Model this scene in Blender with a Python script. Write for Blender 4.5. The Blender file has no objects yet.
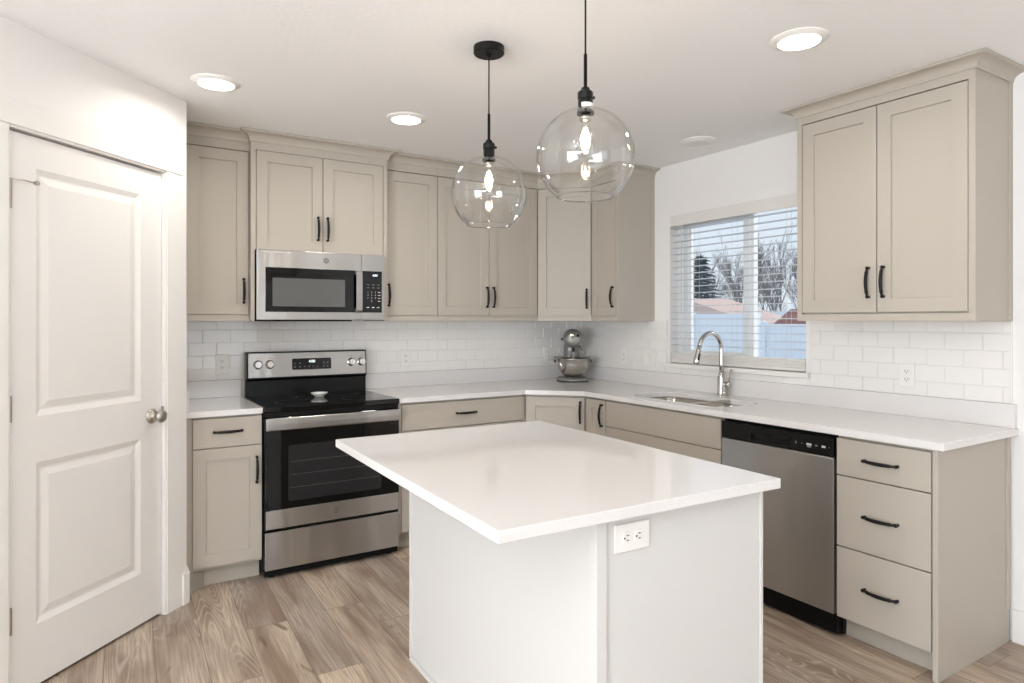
import bpy, bmesh, math, random
from mathutils import Vector, Matrix
R = math.radians
PI = math.pi
random.seed(7)
C = bpy.context.scene.collection
sc = bpy.context.scene

# ---------------------------------------------------------------- camera
cam_d = bpy.data.cameras.new('camera')
cam = bpy.data.objects.new('camera', cam_d); C.objects.link(cam)
cam.location = (-3.315, -4.273, 1.372)
cam.rotation_euler = (PI/2, 0, -0.5627)
cam_d.sensor_width = 36; cam_d.lens = 654.6/1024*36
cam_d.shift_y = -20.5/1024
cam_d.clip_start = 0.02; cam_d.clip_end = 300
sc.camera = cam

# ---------------------------------------------------------------- exposure
sc.view_settings.view_transform = 'Standard'
sc.view_settings.look = 'None'
sc.view_settings.exposure = 0.14
sc.view_settings.gamma = 1.0
sc.view_settings.use_curve_mapping = False

# ---------------------------------------------------------------- world (pale overcast winter sky)
w = bpy.data.worlds.new('sky'); sc.world = w; w.use_nodes = True
nt = w.node_tree; nt.nodes.clear()
wo = nt.nodes.new('ShaderNodeOutputWorld'); bg = nt.nodes.new('ShaderNodeBackground')
tc = nt.nodes.new('ShaderNodeTexCoord'); sp = nt.nodes.new('ShaderNodeSeparateXYZ'); rp = nt.nodes.new('ShaderNodeValToRGB')
nt.links.new(tc.outputs['Generated'], sp.inputs[0]); nt.links.new(sp.outputs['Z'], rp.inputs[0])
rp.color_ramp.elements[0].position = 0.0; rp.color_ramp.elements[0].color = (0.78, 0.87, 0.96, 1)
rp.color_ramp.elements[1].position = 0.5; rp.color_ramp.elements[1].color = (0.68, 0.80, 0.95, 1)
nt.links.new(rp.outputs[0], bg.inputs[0]); bg.inputs[1].default_value = 0.95
nt.links.new(bg.outputs[0], wo.inputs[0])

# ---------------------------------------------------------------- lights
def area(name, loc, rot, sx, sy, power, col=(1, 1, 1)):
    d = bpy.data.lights.new(name, 'AREA'); d.shape = 'RECTANGLE'; d.size = sx; d.size_y = sy
    d.energy = power; d.color = col
    o = bpy.data.objects.new(name, d); C.objects.link(o); o.location = loc; o.rotation_euler = rot
    return o
# veiled winter sun, soft, reaching the kitchen window
sd = bpy.data.lights.new('sun', 'SUN'); sd.energy = 2.2; sd.angle = R(30); sd.color = (1.0, 0.97, 0.93)
so = bpy.data.objects.new('sun', sd); C.objects.link(so); so.rotation_euler = (R(58), 0, R(62))
# daylight through the living room windows behind the camera
area('daylight_rear_window', (-4.9, -7.93, 1.30), (R(118), 0, 0), 1.9, 1.7, 20, (0.84, 0.92, 1.0))
area('daylight_rear_window', (-1.9, -7.93, 1.30), (R(118), 0, 0), 1.9, 1.7, 20, (0.84, 0.92, 1.0))
area('daylight_patio_door', (-6.93, -4.6, 1.10), (R(115), 0, R(-90)), 2.2, 2.0, 165, (0.82, 0.91, 1.0))

# added fill light behind the camera, aimed up to brighten the ceiling
area('ceiling_fill', (-4.6, -4.5, 1.70), (R(172), 0, R(-32)), 1.0, 1.0, 84, (0.88, 0.945, 1.0))

# ---------------------------------------------------------------- materials
def lin(r, g, b):
    f = lambda c: (c/255/12.92) if c/255 <= 0.04045 else ((c/255+0.055)/1.055)**2.4
    return (f(r), f(g), f(b), 1)
def mat(name, col, rough=0.5, metal=0.0, spec=0.5, coat=0.0, coat_rough=0.05, emit=None, es=0):
    m = bpy.data.materials.new(name); m.use_nodes = True
    p = m.node_tree.nodes['Principled BSDF']
    p.inputs['Base Color'].default_value = lin(*col); p.inputs['Roughness'].default_value = rough
    p.inputs['Metallic'].default_value = metal; p.inputs['Specular IOR Level'].default_value = spec
    p.inputs['Coat Weight'].default_value = coat; p.inputs['Coat Roughness'].default_value = coat_rough
    if emit:
        p.inputs['Emission Color'].default_value = lin(*emit); p.inputs['Emission Strength'].default_value = es
    return m
def nd(m, t, **kw):
    n = m.node_tree.nodes.new(t)
    for k, v in kw.items(): setattr(n, k, v)
    return n
def lk(m, a, b): m.node_tree.links.new(a, b)
def bump(m, scale, strength, dist=0.002, stretch=(1, 1, 1), detail=3):
    p = m.node_tree.nodes['Principled BSDF']
    t = nd(m, 'ShaderNodeTexCoord'); mp = nd(m, 'ShaderNodeMapping'); n = nd(m, 'ShaderNodeTexNoise'); b = nd(m, 'ShaderNodeBump')
    mp.inputs['Scale'].default_value = stretch; n.inputs['Scale'].default_value = scale; n.inputs['Detail'].default_value = detail
    b.inputs['Strength'].default_value = strength; b.inputs['Distance'].default_value = dist
    lk(m, t.outputs['Object'], mp.inputs[0]); lk(m, mp.outputs[0], n.inputs['Vector']); lk(m, n.outputs['Fac'], b.inputs['Height'])
    lk(m, b.outputs[0], p.inputs['Normal'])
    return n
def tint(m, c1, c2, scale, lo=0.35, hi=0.65, stretch=(1, 1, 1), detail=4):
    p = m.node_tree.nodes['Principled BSDF']
    t = nd(m, 'ShaderNodeTexCoord'); mp = nd(m, 'ShaderNodeMapping'); n = nd(m, 'ShaderNodeTexNoise'); r = nd(m, 'ShaderNodeValToRGB')
    mp.inputs['Scale'].default_value = stretch; n.inputs['Scale'].default_value = scale; n.inputs['Detail'].default_value = detail
    r.color_ramp.elements[0].position = lo; r.color_ramp.elements[0].color = lin(*c1)
    r.color_ramp.elements[1].position = hi; r.color_ramp.elements[1].color = lin(*c2)
    lk(m, t.outputs['Object'], mp.inputs[0]); lk(m, mp.outputs[0], n.inputs['Vector']); lk(m, n.outputs['Fac'], r.inputs[0])
    lk(m, r.outputs[0], p.inputs['Base Color'])

M = {}
M['wall'] = mat('wall_paint', (240, 236, 232), 0.55); bump(M['wall'], 160, 0.10, 0.001)
M['ceil'] = mat('ceiling_texture', (245, 243, 241), 0.55); bump(M['ceil'], 45, 0.35, 0.003, detail=5)
M['trim'] = mat('trim_enamel', (240, 236, 230), 0.32)
M['door'] = mat('door_enamel', (238, 234, 229), 0.36); bump(M['door'], 90, 0.05, 0.001, (1, 1, 0.1))
M['cab'] = mat('taupe_cabinet_paint', (183, 174, 161), 0.48, spec=0.4); bump(M['cab'], 120, 0.04, 0.001)
M['island'] = mat('white_island_paint', (212, 209, 205), 0.42)
M['quartz'] = mat('white_quartz', (240, 236, 231), 0.05, spec=0.7); tint(M['quartz'], (222, 217, 213), (232, 228, 225), 350, 0.35, 0.6)
M['tile'] = mat('white_glazed_tile', (238, 234, 229), 0.06, spec=0.55)
M['grout'] = mat('grout', (226, 221, 215), 0.8)
M['black_metal'] = mat('black_hardware', (9, 9, 9), 0.42, 0.0, 0.3)
M['steel'] = mat('brushed_stainless', (182, 181, 179), 0.30, 1.0)
def steel_streaks(m, strength=0.25):
    p = m.node_tree.nodes['Principled BSDF']
    bump(m, 9, strength, 0.012, (1, 1, 0.12), detail=2)
    tg = nd(m, 'ShaderNodeTangent'); tg.direction_type = 'RADIAL'; tg.axis = 'Z'; lk(m, tg.outputs[0], p.inputs['Tangent'])
    p.inputs['Anisotropic'].default_value = 0.85; p.inputs['Anisotropic Rotation'].default_value = 0.25
steel_streaks(M['steel'], 0.45)
M['steel_dark'] = mat('bowl_stainless', (196, 192, 186), 0.22, 1.0)
M['chrome'] = mat('polished_nickel', (205, 202, 197), 0.12, 1.0)
M['nickel'] = mat('satin_nickel', (186, 180, 170), 0.3, 1.0)
M['mixer'] = mat('silver_enamel', (150, 148, 144), 0.36, 0.5)
M['black_glass'] = mat('black_glass', (5, 5, 5), 0.04, spec=0.4)
M['black'] = mat('black_plastic', (8, 8, 8), 0.3, spec=0.3)
M['matte_black'] = mat('matte_black', (7, 7, 7), 0.6, spec=0.2)
M['win_dark'] = mat('oven_window_glass', (34, 34, 35), 0.05)
M['win_grey'] = mat('mesh_screen_glass', (92, 92, 90), 0.08)
M['rack'] = mat('oven_rack_wire', (78, 78, 80), 0.4)
M['plastic'] = mat('white_plastic', (236, 232, 226), 0.3)
M['slot'] = mat('outlet_slot', (70, 62, 55), 0.6)
M['mark'] = mat('printed_white', (205, 205, 205), 0.5)
M['mark_grey'] = mat('printed_grey', (120, 120, 118), 0.5)
M['badge'] = mat('badge_grey', (140, 136, 130), 0.3, 0.8)
M['digits'] = mat('lit_digits', (230, 240, 240), 0.5, emit=(235, 245, 245), es=1.5)
M['porcelain'] = mat('white_porcelain', (238, 236, 230), 0.12)
M['slat'] = mat('slat_backlit_grey', (202, 204, 208), 0.4)  # white slats toned down to grey, their backlit shade put into the colour
M['rail'] = mat('white_faux_wood', (228, 224, 218), 0.35)
M['cord'] = mat('blind_cord', (210, 210, 205), 0.7)
M['vinyl'] = mat('white_vinyl', (240, 240, 238), 0.35)
M['lens'] = mat('lamp_lens', (255, 252, 245), 0.4, emit=(255, 248, 236), es=10.0)
M['lens_off'] = mat('unlit_lens', (232, 228, 222), 0.4)
M['filament'] = mat('filament', (255, 210, 160), 0.4, emit=(255, 214, 170), es=60)
M['roof_pink'] = mat('weathered_pink_shingles', (206, 182, 174), 0.9)
M['roof_red'] = mat('red_brown_shingles', (158, 112, 106), 0.9)
M['siding'] = mat('pale_siding', (215, 220, 226), 0.7)
M['fence'] = mat('white_vinyl_fence', (228, 233, 238), 0.5)
M['snow'] = mat('snowy_ground', (222, 230, 240), 0.8)
M['bark'] = mat('bare_grey_bark', (128, 122, 120), 0.9)
M['needle'] = mat('dark_blue_green_needles', (78, 98, 102), 0.9)

def clear_glass(name, ior=1.45, boost=1.0):
    m = bpy.data.materials.new(name); m.use_nodes = True
    n = m.node_tree; n.nodes.clear()
    o = n.nodes.new('ShaderNodeOutputMaterial'); t = n.nodes.new('ShaderNodeBsdfTransparent'); g = n.nodes.new('ShaderNodeBsdfGlossy')
    f = n.nodes.new('ShaderNodeFresnel'); ge = n.nodes.new('ShaderNodeNewGeometry'); mr = n.nodes.new('ShaderNodeMapRange'); x = n.nodes.new('ShaderNodeMixShader')
    g.inputs['Roughness'].default_value = 0.0; mr.inputs['To Min'].default_value = ior; mr.inputs['To Max'].default_value = 1/ior; n.links.new(ge.outputs['Backfacing'], mr.inputs['Value']); n.links.new(mr.outputs[0], f.inputs['IOR'])
    t.inputs['Color'].default_value = (0.985, 0.985, 0.98, 1)
    mu = n.nodes.new('ShaderNodeMath'); mu.operation = 'MULTIPLY'; mu.use_clamp = True; mu.inputs[1].default_value = boost
    n.links.new(f.outputs[0], mu.inputs[0]); n.links.new(mu.outputs[0], x.inputs[0])
    n.links.new(t.outputs[0], x.inputs[1]); n.links.new(g.outputs[0], x.inputs[2]); n.links.new(x.outputs[0], o.inputs[0])
    return m
M['glass'] = clear_glass('clear_glass', 1.5, 1.25)
M['pane'] = clear_glass('window_glass', 1.3)

def floor_material():
    m = mat('oak_vinyl_planks', (180, 160, 140), 0.42); p = m.node_tree.nodes['Principled BSDF']
    at = nd(m, 'ShaderNodeAttribute', attribute_name='plank'); uv = nd(m, 'ShaderNodeUVMap', uv_map='UVMap')
    s = nd(m, 'ShaderNodeSeparateXYZ'); lk(m, uv.outputs[0], s.inputs[0])
    def math_(op, a, b=None, c=None):
        n = nd(m, 'ShaderNodeMath', operation=op)
        for i, v in enumerate((a, b, c)):
            if v is None: continue
            if isinstance(v, (int, float)): n.inputs[i].default_value = v
            else: lk(m, v, n.inputs[i])
        return n.outputs[0]
    offs = math_('MULTIPLY', at.outputs['Fac'], 37.0)
    def vec(su, sv):
        c = nd(m, 'ShaderNodeCombineXYZ'); lk(m, math_('MULTIPLY', s.outputs['X'], su), c.inputs[0])
        lk(m, math_('MULTIPLY', s.outputs['Y'], sv), c.inputs[1]); lk(m, offs, c.inputs[2]); return c.outputs[0]
    def noise(v, sc_, det=4, dist=0.0):
        n = nd(m, 'ShaderNodeTexNoise'); n.inputs['Scale'].default_value = sc_; n.inputs['Detail'].default_value = det
        n.inputs['Distortion'].default_value = dist; lk(m, v, n.inputs['Vector']); return n.outputs['Fac']
    def ramp(f, stops):
        r = nd(m, 'ShaderNodeValToRGB'); cr = r.color_ramp
        while len(cr.elements) < len(stops): cr.elements.new(0.5)
        for e, (ps, c) in zip(cr.elements, stops): e.position = ps; e.color = c
        lk(m, f, r.inputs[0]); return r.outputs[0]
    def mix(f, a, b, mode='MIX'):
        n = nd(m, 'ShaderNodeMix', data_type='RGBA', blend_type=mode)
        if isinstance(f, (int, float)): n.inputs[0].default_value = f
        else: lk(m, f, n.inputs[0])
        for i, v in ((6, a), (7, b)):
            if isinstance(v, tuple): n.inputs[i].default_value = v
            else: lk(m, v, n.inputs[i])
        return n.outputs[2]
    base = ramp(at.outputs['Fac'], [(0.0, lin(170, 157, 146)), (0.3, lin(212, 190, 164)), (0.55, lin(194, 176, 156)), (0.8, lin(170, 157, 146)), (1.0, lin(208, 190, 170))])
    broad = noise(vec(1.1, 6.0), 1.6, 3, 0.6)
    c1 = mix(ramp(broad, [(0.40, (0, 0, 0, 1)), (0.66, (0.9, 0.9, 0.9, 1))]), base, lin(140, 116, 97))
    fine = noise(vec(2.4, 62.0), 1.7, 8, 0.4)
    c2 = mix(ramp(fine, [(0.38, (0.55, 0.55, 0.55, 1)), (0.60, (0, 0, 0, 1))]), c1, lin(132, 112, 98))
    # cathedral rings: contour lines of a stretched noise field
    fld = noise(vec(0.55, 5.2), 1.3, 1, 0.15)
    ring = math_('SINE', math_('MULTIPLY', fld, 210.0))
    rg = ramp(ring, [(0.35, (0, 0, 0, 1)), (1.0, (0.38, 0.38, 0.38, 1))])
    msk = ramp(noise(vec(0.9, 3.0), 1.1, 2), [(0.45, (0, 0, 0, 1)), (0.6, (1, 1, 1, 1))])
    c3 = mix(mix(1.0, rg, msk, 'MULTIPLY'), c2, lin(218, 204, 188))
    knot = ramp(noise(vec(2.6, 9.0), 1.8, 2, 1.0), [(0.66, (0, 0, 0, 1)), (0.78, (0.8, 0.8, 0.8, 1))])
    c4 = mix(knot, c3, lin(108, 84, 68))
    # plank seams from the second uv layer (distance to plank edge in metres)
    ed = nd(m, 'ShaderNodeUVMap', uv_map='Edge'); se = nd(m, 'ShaderNodeSeparateXYZ'); lk(m, ed.outputs[0], se.inputs[0])
    def edge(c, L):
        a = math_('MINIMUM', c, math_('SUBTRACT', L, c)); return math_('LESS_THAN', a, 0.0013)
    seam = math_('MAXIMUM', edge(se.outputs['Y'], 0.178), edge(se.outputs['X'], 1.22))
    c5 = mix(math_('MULTIPLY', seam, 0.75), c4, lin(92, 74, 60))
    lk(m, c5, p.inputs['Base Color'])
    b = nd(m, 'ShaderNodeBump'); b.inputs['Strength'].default_value = 0.15; b.inputs['Distance'].default_value = 0.001
    lk(m, fine, b.inputs['Height']); lk(m, b.outputs[0], p.inputs['Normal'])
    return m
M['floor'] = floor_material()

# ---------------------------------------------------------------- mesh helpers
def NB(): return bmesh.new()
def box(bm, x0, x1, y0, y1, z0, z1):
    vs = [bm.verts.new(p) for p in ((x0,y0,z0),(x1,y0,z0),(x1,y1,z0),(x0,y1,z0),(x0,y0,z1),(x1,y0,z1),(x1,y1,z1),(x0,y1,z1))]
    for f in ((3,2,1,0),(4,5,6,7),(0,1,5,4),(1,2,6,5),(2,3,7,6),(3,0,4,7)): bm.faces.new([vs[i] for i in f])
    return vs
def prism(bm, pts, z0, z1):
    a = [bm.verts.new((p[0], p[1], z0)) for p in pts]; b = [bm.verts.new((p[0], p[1], z1)) for p in pts]
    n = len(pts)
    bm.faces.new(a[::-1]); bm.faces.new(b)
    for i in range(n): bm.faces.new([a[i], a[(i+1) % n], b[(i+1) % n], b[i]])
def loft(bm, rings, cap=True, close=True):
    vs = [[bm.verts.new(p) for p in r] for r in rings]; n = len(rings[0])
    for a, b in zip(vs, vs[1:]):
        for i in range(n if close else n-1): bm.faces.new([a[i], a[(i+1) % n], b[(i+1) % n], b[i]])
    if cap: bm.faces.new(vs[0][::-1]); bm.faces.new(vs[-1])
    return vs
def lathe(bm, prof, n=32, c=(0, 0, 0), cap=False, axis='z'):
    rings = []
    for r, h in prof:
        rr = max(r, 1e-5); ring = []
        for i in range(n):
            a = 2*PI*i/n; x, y = rr*math.cos(a), rr*math.sin(a)
            if axis == 'z': p = (c[0]+x, c[1]+y, c[2]+h)
            elif axis == 'y': p = (c[0]+x, c[1]-h, c[2]+y)      # h grows towards -y (out of the face)
            else: p = (c[0]+h, c[1]+x, c[2]+y)
            ring.append(p)
        rings.append(ring)
    loft(bm, rings, cap)
def tube(bm, pts, rad, n=10, cap=True, sx=1.0):
    pts = [Vector(p) for p in pts]; rad = rad if isinstance(rad, (list, tuple)) else [rad]*len(pts)
    up = None; rings = []
    for i, p in enumerate(pts):
        t = (pts[min(i+1, len(pts)-1)]-pts[max(i-1, 0)]).normalized()
        if up is None:
            up = t.orthogonal().normalized()
        up = (up - t*up.dot(t))
        up = up.normalized() if up.length > 1e-6 else t.orthogonal().normalized()
        sd_ = t.cross(up)
        rings.append([p+(up*math.cos(2*PI*k/n)+sd_*math.sin(2*PI*k/n)*sx)*rad[i] for k in range(n)])
    loft(bm, rings, cap)
def obj(name, bm, m, parent=None, bevel=0, seg=2, smooth=False, loc=None, rot=None):
    bmesh.ops.recalc_face_normals(bm, faces=bm.faces)
    me = bpy.data.meshes.new(name); bm.to_mesh(me); bm.free()
    ms = m if isinstance(m, (list, tuple)) else [m]
    for q in ms: me.materials.append(q)
    o = bpy.data.objects.new(name, me); C.objects.link(o)
    if parent: o.parent = parent
    if loc: o.location = loc
    if rot: o.rotation_euler = rot
    if smooth:
        for f in me.polygons: f.use_smooth = True
    if bevel:
        b = o.modifiers.new('bevel', 'BEVEL'); b.width = bevel; b.segments = seg; b.limit_method = 'ANGLE'; b.angle_limit = R(35)
    return o
def smooth_by_angle(o, a=40):
    me = o.data
    for f in me.polygons: f.use_smooth = True
    try: me.set_sharp_from_angle(angle=R(a))
    except Exception: pass
def tag(o, label, cat, group=None):
    o['label'] = label; o['category'] = cat
    if group: o['group'] = group
    return o
def thing(name, label, cat, loc=(0, 0, 0), rz=0, group=None):
    o = bpy.data.objects.new(name, None); C.objects.link(o); o.empty_display_size = 0.1
    o.location = loc; o.rotation_euler = (0, 0, rz)
    return tag(o, label, cat, group)
def struct(o):
    o['kind'] = 'structure'; return o
def stext(name, s, size, m, parent, loc, rot=(PI/2, 0, 0), ext=0.0003):
    cu = bpy.data.curves.new('t', 'FONT'); cu.body = s; cu.size = size; cu.extrude = ext; cu.align_x = 'CENTER'; cu.align_y = 'CENTER'
    t = bpy.data.objects.new('t', cu); C.objects.link(t)
    bpy.context.view_layer.update()
    me = bpy.data.meshes.new_from_object(t.evaluated_get(bpy.context.evaluated_depsgraph_get()))
    bpy.data.objects.remove(t); bpy.data.curves.remove(cu)
    me.materials.clear(); me.materials.append(m); me.name = name
    o = bpy.data.objects.new(name, me); C.objects.link(o); o.parent = parent; o.location = loc; o.rotation_euler = rot
    return o
def cut(o, cutters):
    """boolean-cut and bake, so that no helper object remains"""
    for cbm in cutters:
        bmesh.ops.recalc_face_normals(cbm, faces=cbm.faces)
        me = bpy.data.meshes.new('c'); cbm.to_mesh(me); cbm.free()
        co = bpy.data.objects.new('c', me); C.objects.link(co); co.parent = o.parent
        md = o.modifiers.new('b', 'BOOLEAN'); md.object = co; md.operation = 'DIFFERENCE'; md.solver = 'EXACT'
        bpy.context.view_layer.update()
        new = bpy.data.meshes.new_from_object(o.evaluated_get(bpy.context.evaluated_depsgraph_get()))
        o.modifiers.clear(); old = o.data; o.data = new; new.name = o.name
        bpy.data.objects.remove(co)
def rrect(x0, x1, y0, y1, r, n=6):
    pts = []
    for cx_, cy_, a0 in ((x1-r, y1-r, 0), (x0+r, y1-r, 90), (x0+r, y0+r, 180), (x1-r, y0+r, 270)):
        for k in range(n+1):
            a = R(a0+90*k/n); pts.append((cx_+r*math.cos(a), cy_+r*math.sin(a)))
    return pts

# ================================================================ THE SETTING
H = 2.44
def floor():
    bm = NB(); uvl = bm.loops.layers.uv.new('UVMap'); edl = bm.loops.layers.uv.new('Edge'); al = bm.faces.layers.float.new('plank')
    rot = Matrix.Rotation(-0.030, 2); W = 0.178; L = 1.22
    org = Vector((-2.213, -0.62))
    for i in range(-28, 16):
        off = ((i*0.457) % 1.0)*L
        if i == 0: off = -0.80+L
        if i == 1: off = -0.80-0.26+L+0.63
        if i == -3: off = -0.58+0*L
        for j in range(-8, 3):
            u0 = j*L+off; rnd = random.random()
            cs = [(i*W, u0), ((i+1)*W, u0), ((i+1)*W, u0+L), (i*W, u0+L)]
            ws = [rot @ Vector(c)+org for c in cs]
            if min(p.y for p in ws) > 0.0 or max(p.y for p in ws) < -8.1 or max(p.x for p in ws) < -7.1 or min(p.x for p in ws) > 0.0: continue
            f = bm.faces.new([bm.verts.new((p.x, p.y, 0)) for p in ws])
            f[al] = rnd
            ou = random.random()*9
            for lp, (v_, u_) in zip(f.loops, cs):
                lp[uvl].uv = (u_+ou, v_-i*W); lp[edl].uv = (u_-u0, v_-i*W)
    for co, no in (((0.06, 0, 0), (1, 0, 0)), ((-7.06, 0, 0), (-1, 0, 0)), ((0, 0.06, 0), (0, 1, 0)), ((0, -8.06, 0), (0, -1, 0))):
        bmesh.ops.bisect_plane(bm, geom=bm.verts[:]+bm.edges[:]+bm.faces[:], plane_co=co, plane_no=no, clear_outer=True)
    me = bpy.data.meshes.new('floor'); bm.to_mesh(me); bm.free(); me.materials.append(M['floor'])
    o = bpy.data.objects.new('floor', me); C.objects.link(o); struct(o)
    md = o.modifiers.new('thick', 'SOLIDIFY'); md.thickness = 0.02; md.offset = -1
floor()
bm = NB(); box(bm, -7.12, 0.16, -8.12, 0.16, H, H+0.12); struct(obj('ceiling', bm, M['ceil']))
bm = NB(); box(bm, -7.12, 0.16, 0, 0.14, 0, H); struct(obj('wall_back', bm, M['wall']))
# right wall with the kitchen window opening
WY0, WY1, WZ0, WZ1 = -2.073, -1.05, 1.085, 2.092
bm = NB(); T = 0.14
box(bm, 0, T, WY1, 0, 0, H); box(bm, 0, T, -8.12, WY0, 0, H); box(bm, 0, T, WY0, WY1, 0, WZ0-0.027); box(bm, 0, T, WY0, WY1, WZ1, H)
bmesh.ops.remove_doubles(bm, verts=bm.verts, dist=1e-5)
struct(obj('wall_right', bm, M['wall']))
# rear and far left walls of the open room behind the camera, with window openings
bm = NB()
def wall_openings(bm, a0, a1, ops, fn):
    cur = a0
    for o0, o1, z0, z1 in ops:
        fn(cur, o0, 0, H)
        if z0 > 0: fn(o0, o1, 0, z0)
        fn(o0, o1, z1, H); cur = o1
    fn(cur, a1, 0, H)
wall_openings(bm, -7.12, 0, [(-5.85, -3.95, 0.45, 2.15), (-2.85, -0.95, 0.45, 2.15)], lambda a, b, z0, z1: box(bm, a, b, -8.12, -8.0, z0, z1))
struct(obj('wall_rear', bm, M['wall']))
bm = NB()
wall_openings(bm, -8.0, -1.475, [(-5.7, -3.5, 0.02, 2.1)], lambda a, b, z0, z1: box(bm, -7.12, -7.0, a, b, z0, z1))
struct(obj('wall_left', bm, M['wall']))
def far_window(name, axis, a0, a1, z0, z1, pos):
    e = bpy.data.objects.new(name, None); C.objects.link(e); struct(e)
    bm = NB(); f = 0.05
    def b(p0, p1, q0, q1):
        if axis == 'y': box(bm, p0, p1, pos-0.03, pos+0.03, q0, q1)
        else: box(bm, pos-0.03, pos+0.03, p0, p1, q0, q1)
    b(a0, a0+f, z0, z1); b(a1-f, a1, z0, z1); b(a0+f, a1-f, z0, z0+f); b(a0+f, a1-f, z1-f, z1); b((a0+a1)/2-f/2, (a0+a1)/2+f/2, z0+f, z1-f)
    obj('window_frame', bm, M['vinyl'], e)
far_window('window_2', 'y', -5.85, -3.95, 0.45, 2.15, -8.05)
far_window('window_3', 'y', -2.85, -0.95, 0.45, 2.15, -8.05)
far_window('window_4', 'x', -5.7, -3.5, 0.02, 2.1, -7.05)

# pantry walls: short return beside the cabinets, then the diagonal wall with the door
CW = -2.225      # wall plane: x - y = CW
px = -2.955; py = px-CW
PN = Vector((1, -1, 0)).normalized(); PT = Vector((1, 1, 0)).normalized()
ex = -3.75; ey = ex-CW
door_r = Vector((-3.055, -3.055-CW, 0)); DW_ = 0.745
door_l = door_r-PT*DW_
bm = NB()
prism(bm, [(px, 0), (px, py), (px-0.10, py+0.03), (px-0.10, 0)], 0, H)
jr = door_r+PT*0.012; jl = door_l-PT*0.012
def dpoly(a, b, t=0.11): return [(a.x, a.y), (b.x, b.y), (b.x-PN.x*t, b.y-PN.y*t), (a.x-PN.x*t, a.y-PN.y*t)]
prism(bm, dpoly(Vector((px, py, 0)), jr), 0, H)
prism(bm, dpoly(jr, jl), 2.075, H)
prism(bm, dpoly(jl, Vector((ex, ey, 0))), 0, H)
struct(obj('wall_pantry', bm, M['wall']))
bm = NB(); box(bm, -7.0, ex, ey, ey+0.11, 0, H); struct(obj('wall_hall', bm, M['wall']))
bm = NB(); box(bm, -4.30, -4.20, ey+0.11, 0.0, 0, H); struct(obj('wall_closet', bm, M['wall']))

# door: local frame at the hinge-side bottom, x runs to the latch side, -y faces the room
dr = bpy.data.objects.new('door_1', None); C.objects.link(dr); struct(dr)
o_ = door_l-PN*0.020
dr.location = (o_.x, o_.y, 0); dr.rotation_euler = (0, 0, PI/4)
def panel_door(bm, w_, z0, z1, t, panels, steps):
    """slab whose room face (y=0) has stepped rectangular panels"""
    xs = sorted({0, w_}|{p[0] for p in panels}|{p[1] for p in panels}); zs = sorted({z0, z1}|{p[2] for p in panels}|{p[3] for p in panels})
    isp = lambda a, b, c, d: any(abs(p[0]-a) < 1e-6 and abs(p[1]-b) < 1e-6 and p[2] <= c+1e-6 and p[3] >= d-1e-6 for p in panels)
    for a, b in zip(xs, xs[1:]):
        for c, d in zip(zs, zs[1:]):
            if isp(a, b, c, d): continue
            bm.faces.new([bm.verts.new(q) for q in ((a, 0, c), (b, 0, c), (b, 0, d), (a, 0, d))])
    for a, b, c, d in panels:
        prev = [(a, 0, c), (b, 0, c), (b, 0, d), (a, 0, d)]
        for ins, dep in steps:
            cur = [(a+ins, dep, c+ins), (b-ins, dep, c+ins), (b-ins, dep, d-ins), (a+ins, dep, d-ins)]
            for i in range(4): bm.faces.new([bm.verts.new(q) for q in (prev[i], prev[(i+1) % 4], cur[(i+1) % 4], cur[i])])
            prev = cur
        bm.faces.new([bm.verts.new(q) for q in prev])
    for q in (((0, 0, z0), (0, 0, z1), (0, t, z1), (0, t, z0)), ((w_, 0, z0), (w_, t, z0), (w_, t, z1), (w_, 0, z1)),
              ((0, 0, z1), (w_, 0, z1), (w_, t, z1), (0, t, z1)), ((0, 0, z0), (0, t, z0), (w_, t, z0), (w_, 0, z0)), ((0, t, z0), (0, t, z1), (w_, t, z1), (w_, t, z0))):
        bm.faces.new([bm.verts.new(v) for v in q])
    bmesh.ops.remove_doubles(bm, verts=bm.verts, dist=1e-5)
bm = NB()
panel_door(bm, DW_, 0.014, 2.056, 0.035, [(0.115, DW_-0.125, 0.240, 0.843), (0.115, DW_-0.125, 1.016, 1.940)],
           [(0.010, 0.004), (0.022, 0.009), (0.030, 0.009), (0.055, 0.003)])
slab = obj('door_slab', bm, M['door'], dr)
# knob
bm = NB(); kx = DW_-0.060
lathe(bm, [(0, 0), (0.034, 0), (0.034, 0.004), (0.028, 0.010), (0.014, 0.014), (0.012, 0.028), (0.018, 0.036), (0.0275, 0.046), (0.0285, 0.054), (0.024, 0.062), (0.012, 0.066), (0, 0.0665)], 28, (kx, 0, 0.937), axis='y')
k = obj('door_knob', bm, M['nickel'], slab, smooth=True); k['label'] = 'satin nickel round knob'
bm = NB(); box(bm, DW_+0.0005, DW_+0.004, -0.012, 0.004, 0.90, 0.975)
obj('strike_plate', bm, M['nickel'], dr)
for hz in (0.262, 1.02, 1.785):
    bm = NB()
    lathe(bm, [(0, 0), (0.0095, 0), (0.0095, 0.030), (0.0084, 0.031), (0.0095, 0.032), (0.0095, 0.062), (0.0084, 0.063), (0.0095, 0.064), (0.0095, 0.095), (0, 0.095)], 12, (0.004, -0.009, hz-0.01))
    box(bm, -0.002, 0.012, -0.006, 0.0002, hz-0.01, hz+0.085)
    obj('hinge', bm, M['nickel'], dr)
bm = NB()
lathe(bm, [(0, 0), (0.010, 0), (0.010, 0.010), (0, 0.010)], 12, (0.004, -0.009, 1.872))
tube(bm, [(0.004, -0.010, 1.877), (0.030, -0.045, 1.877), (0.062, -0.060, 1.872)], 0.003, 8)
lathe(bm, [(0, 0), (0.008, 0.002), (0.009, 0.012), (0, 0.014)], 12, (0.062, -0.058, 1.872), axis='y')
obj('hinge_pin_stop', bm, M['nickel'], dr)
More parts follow.
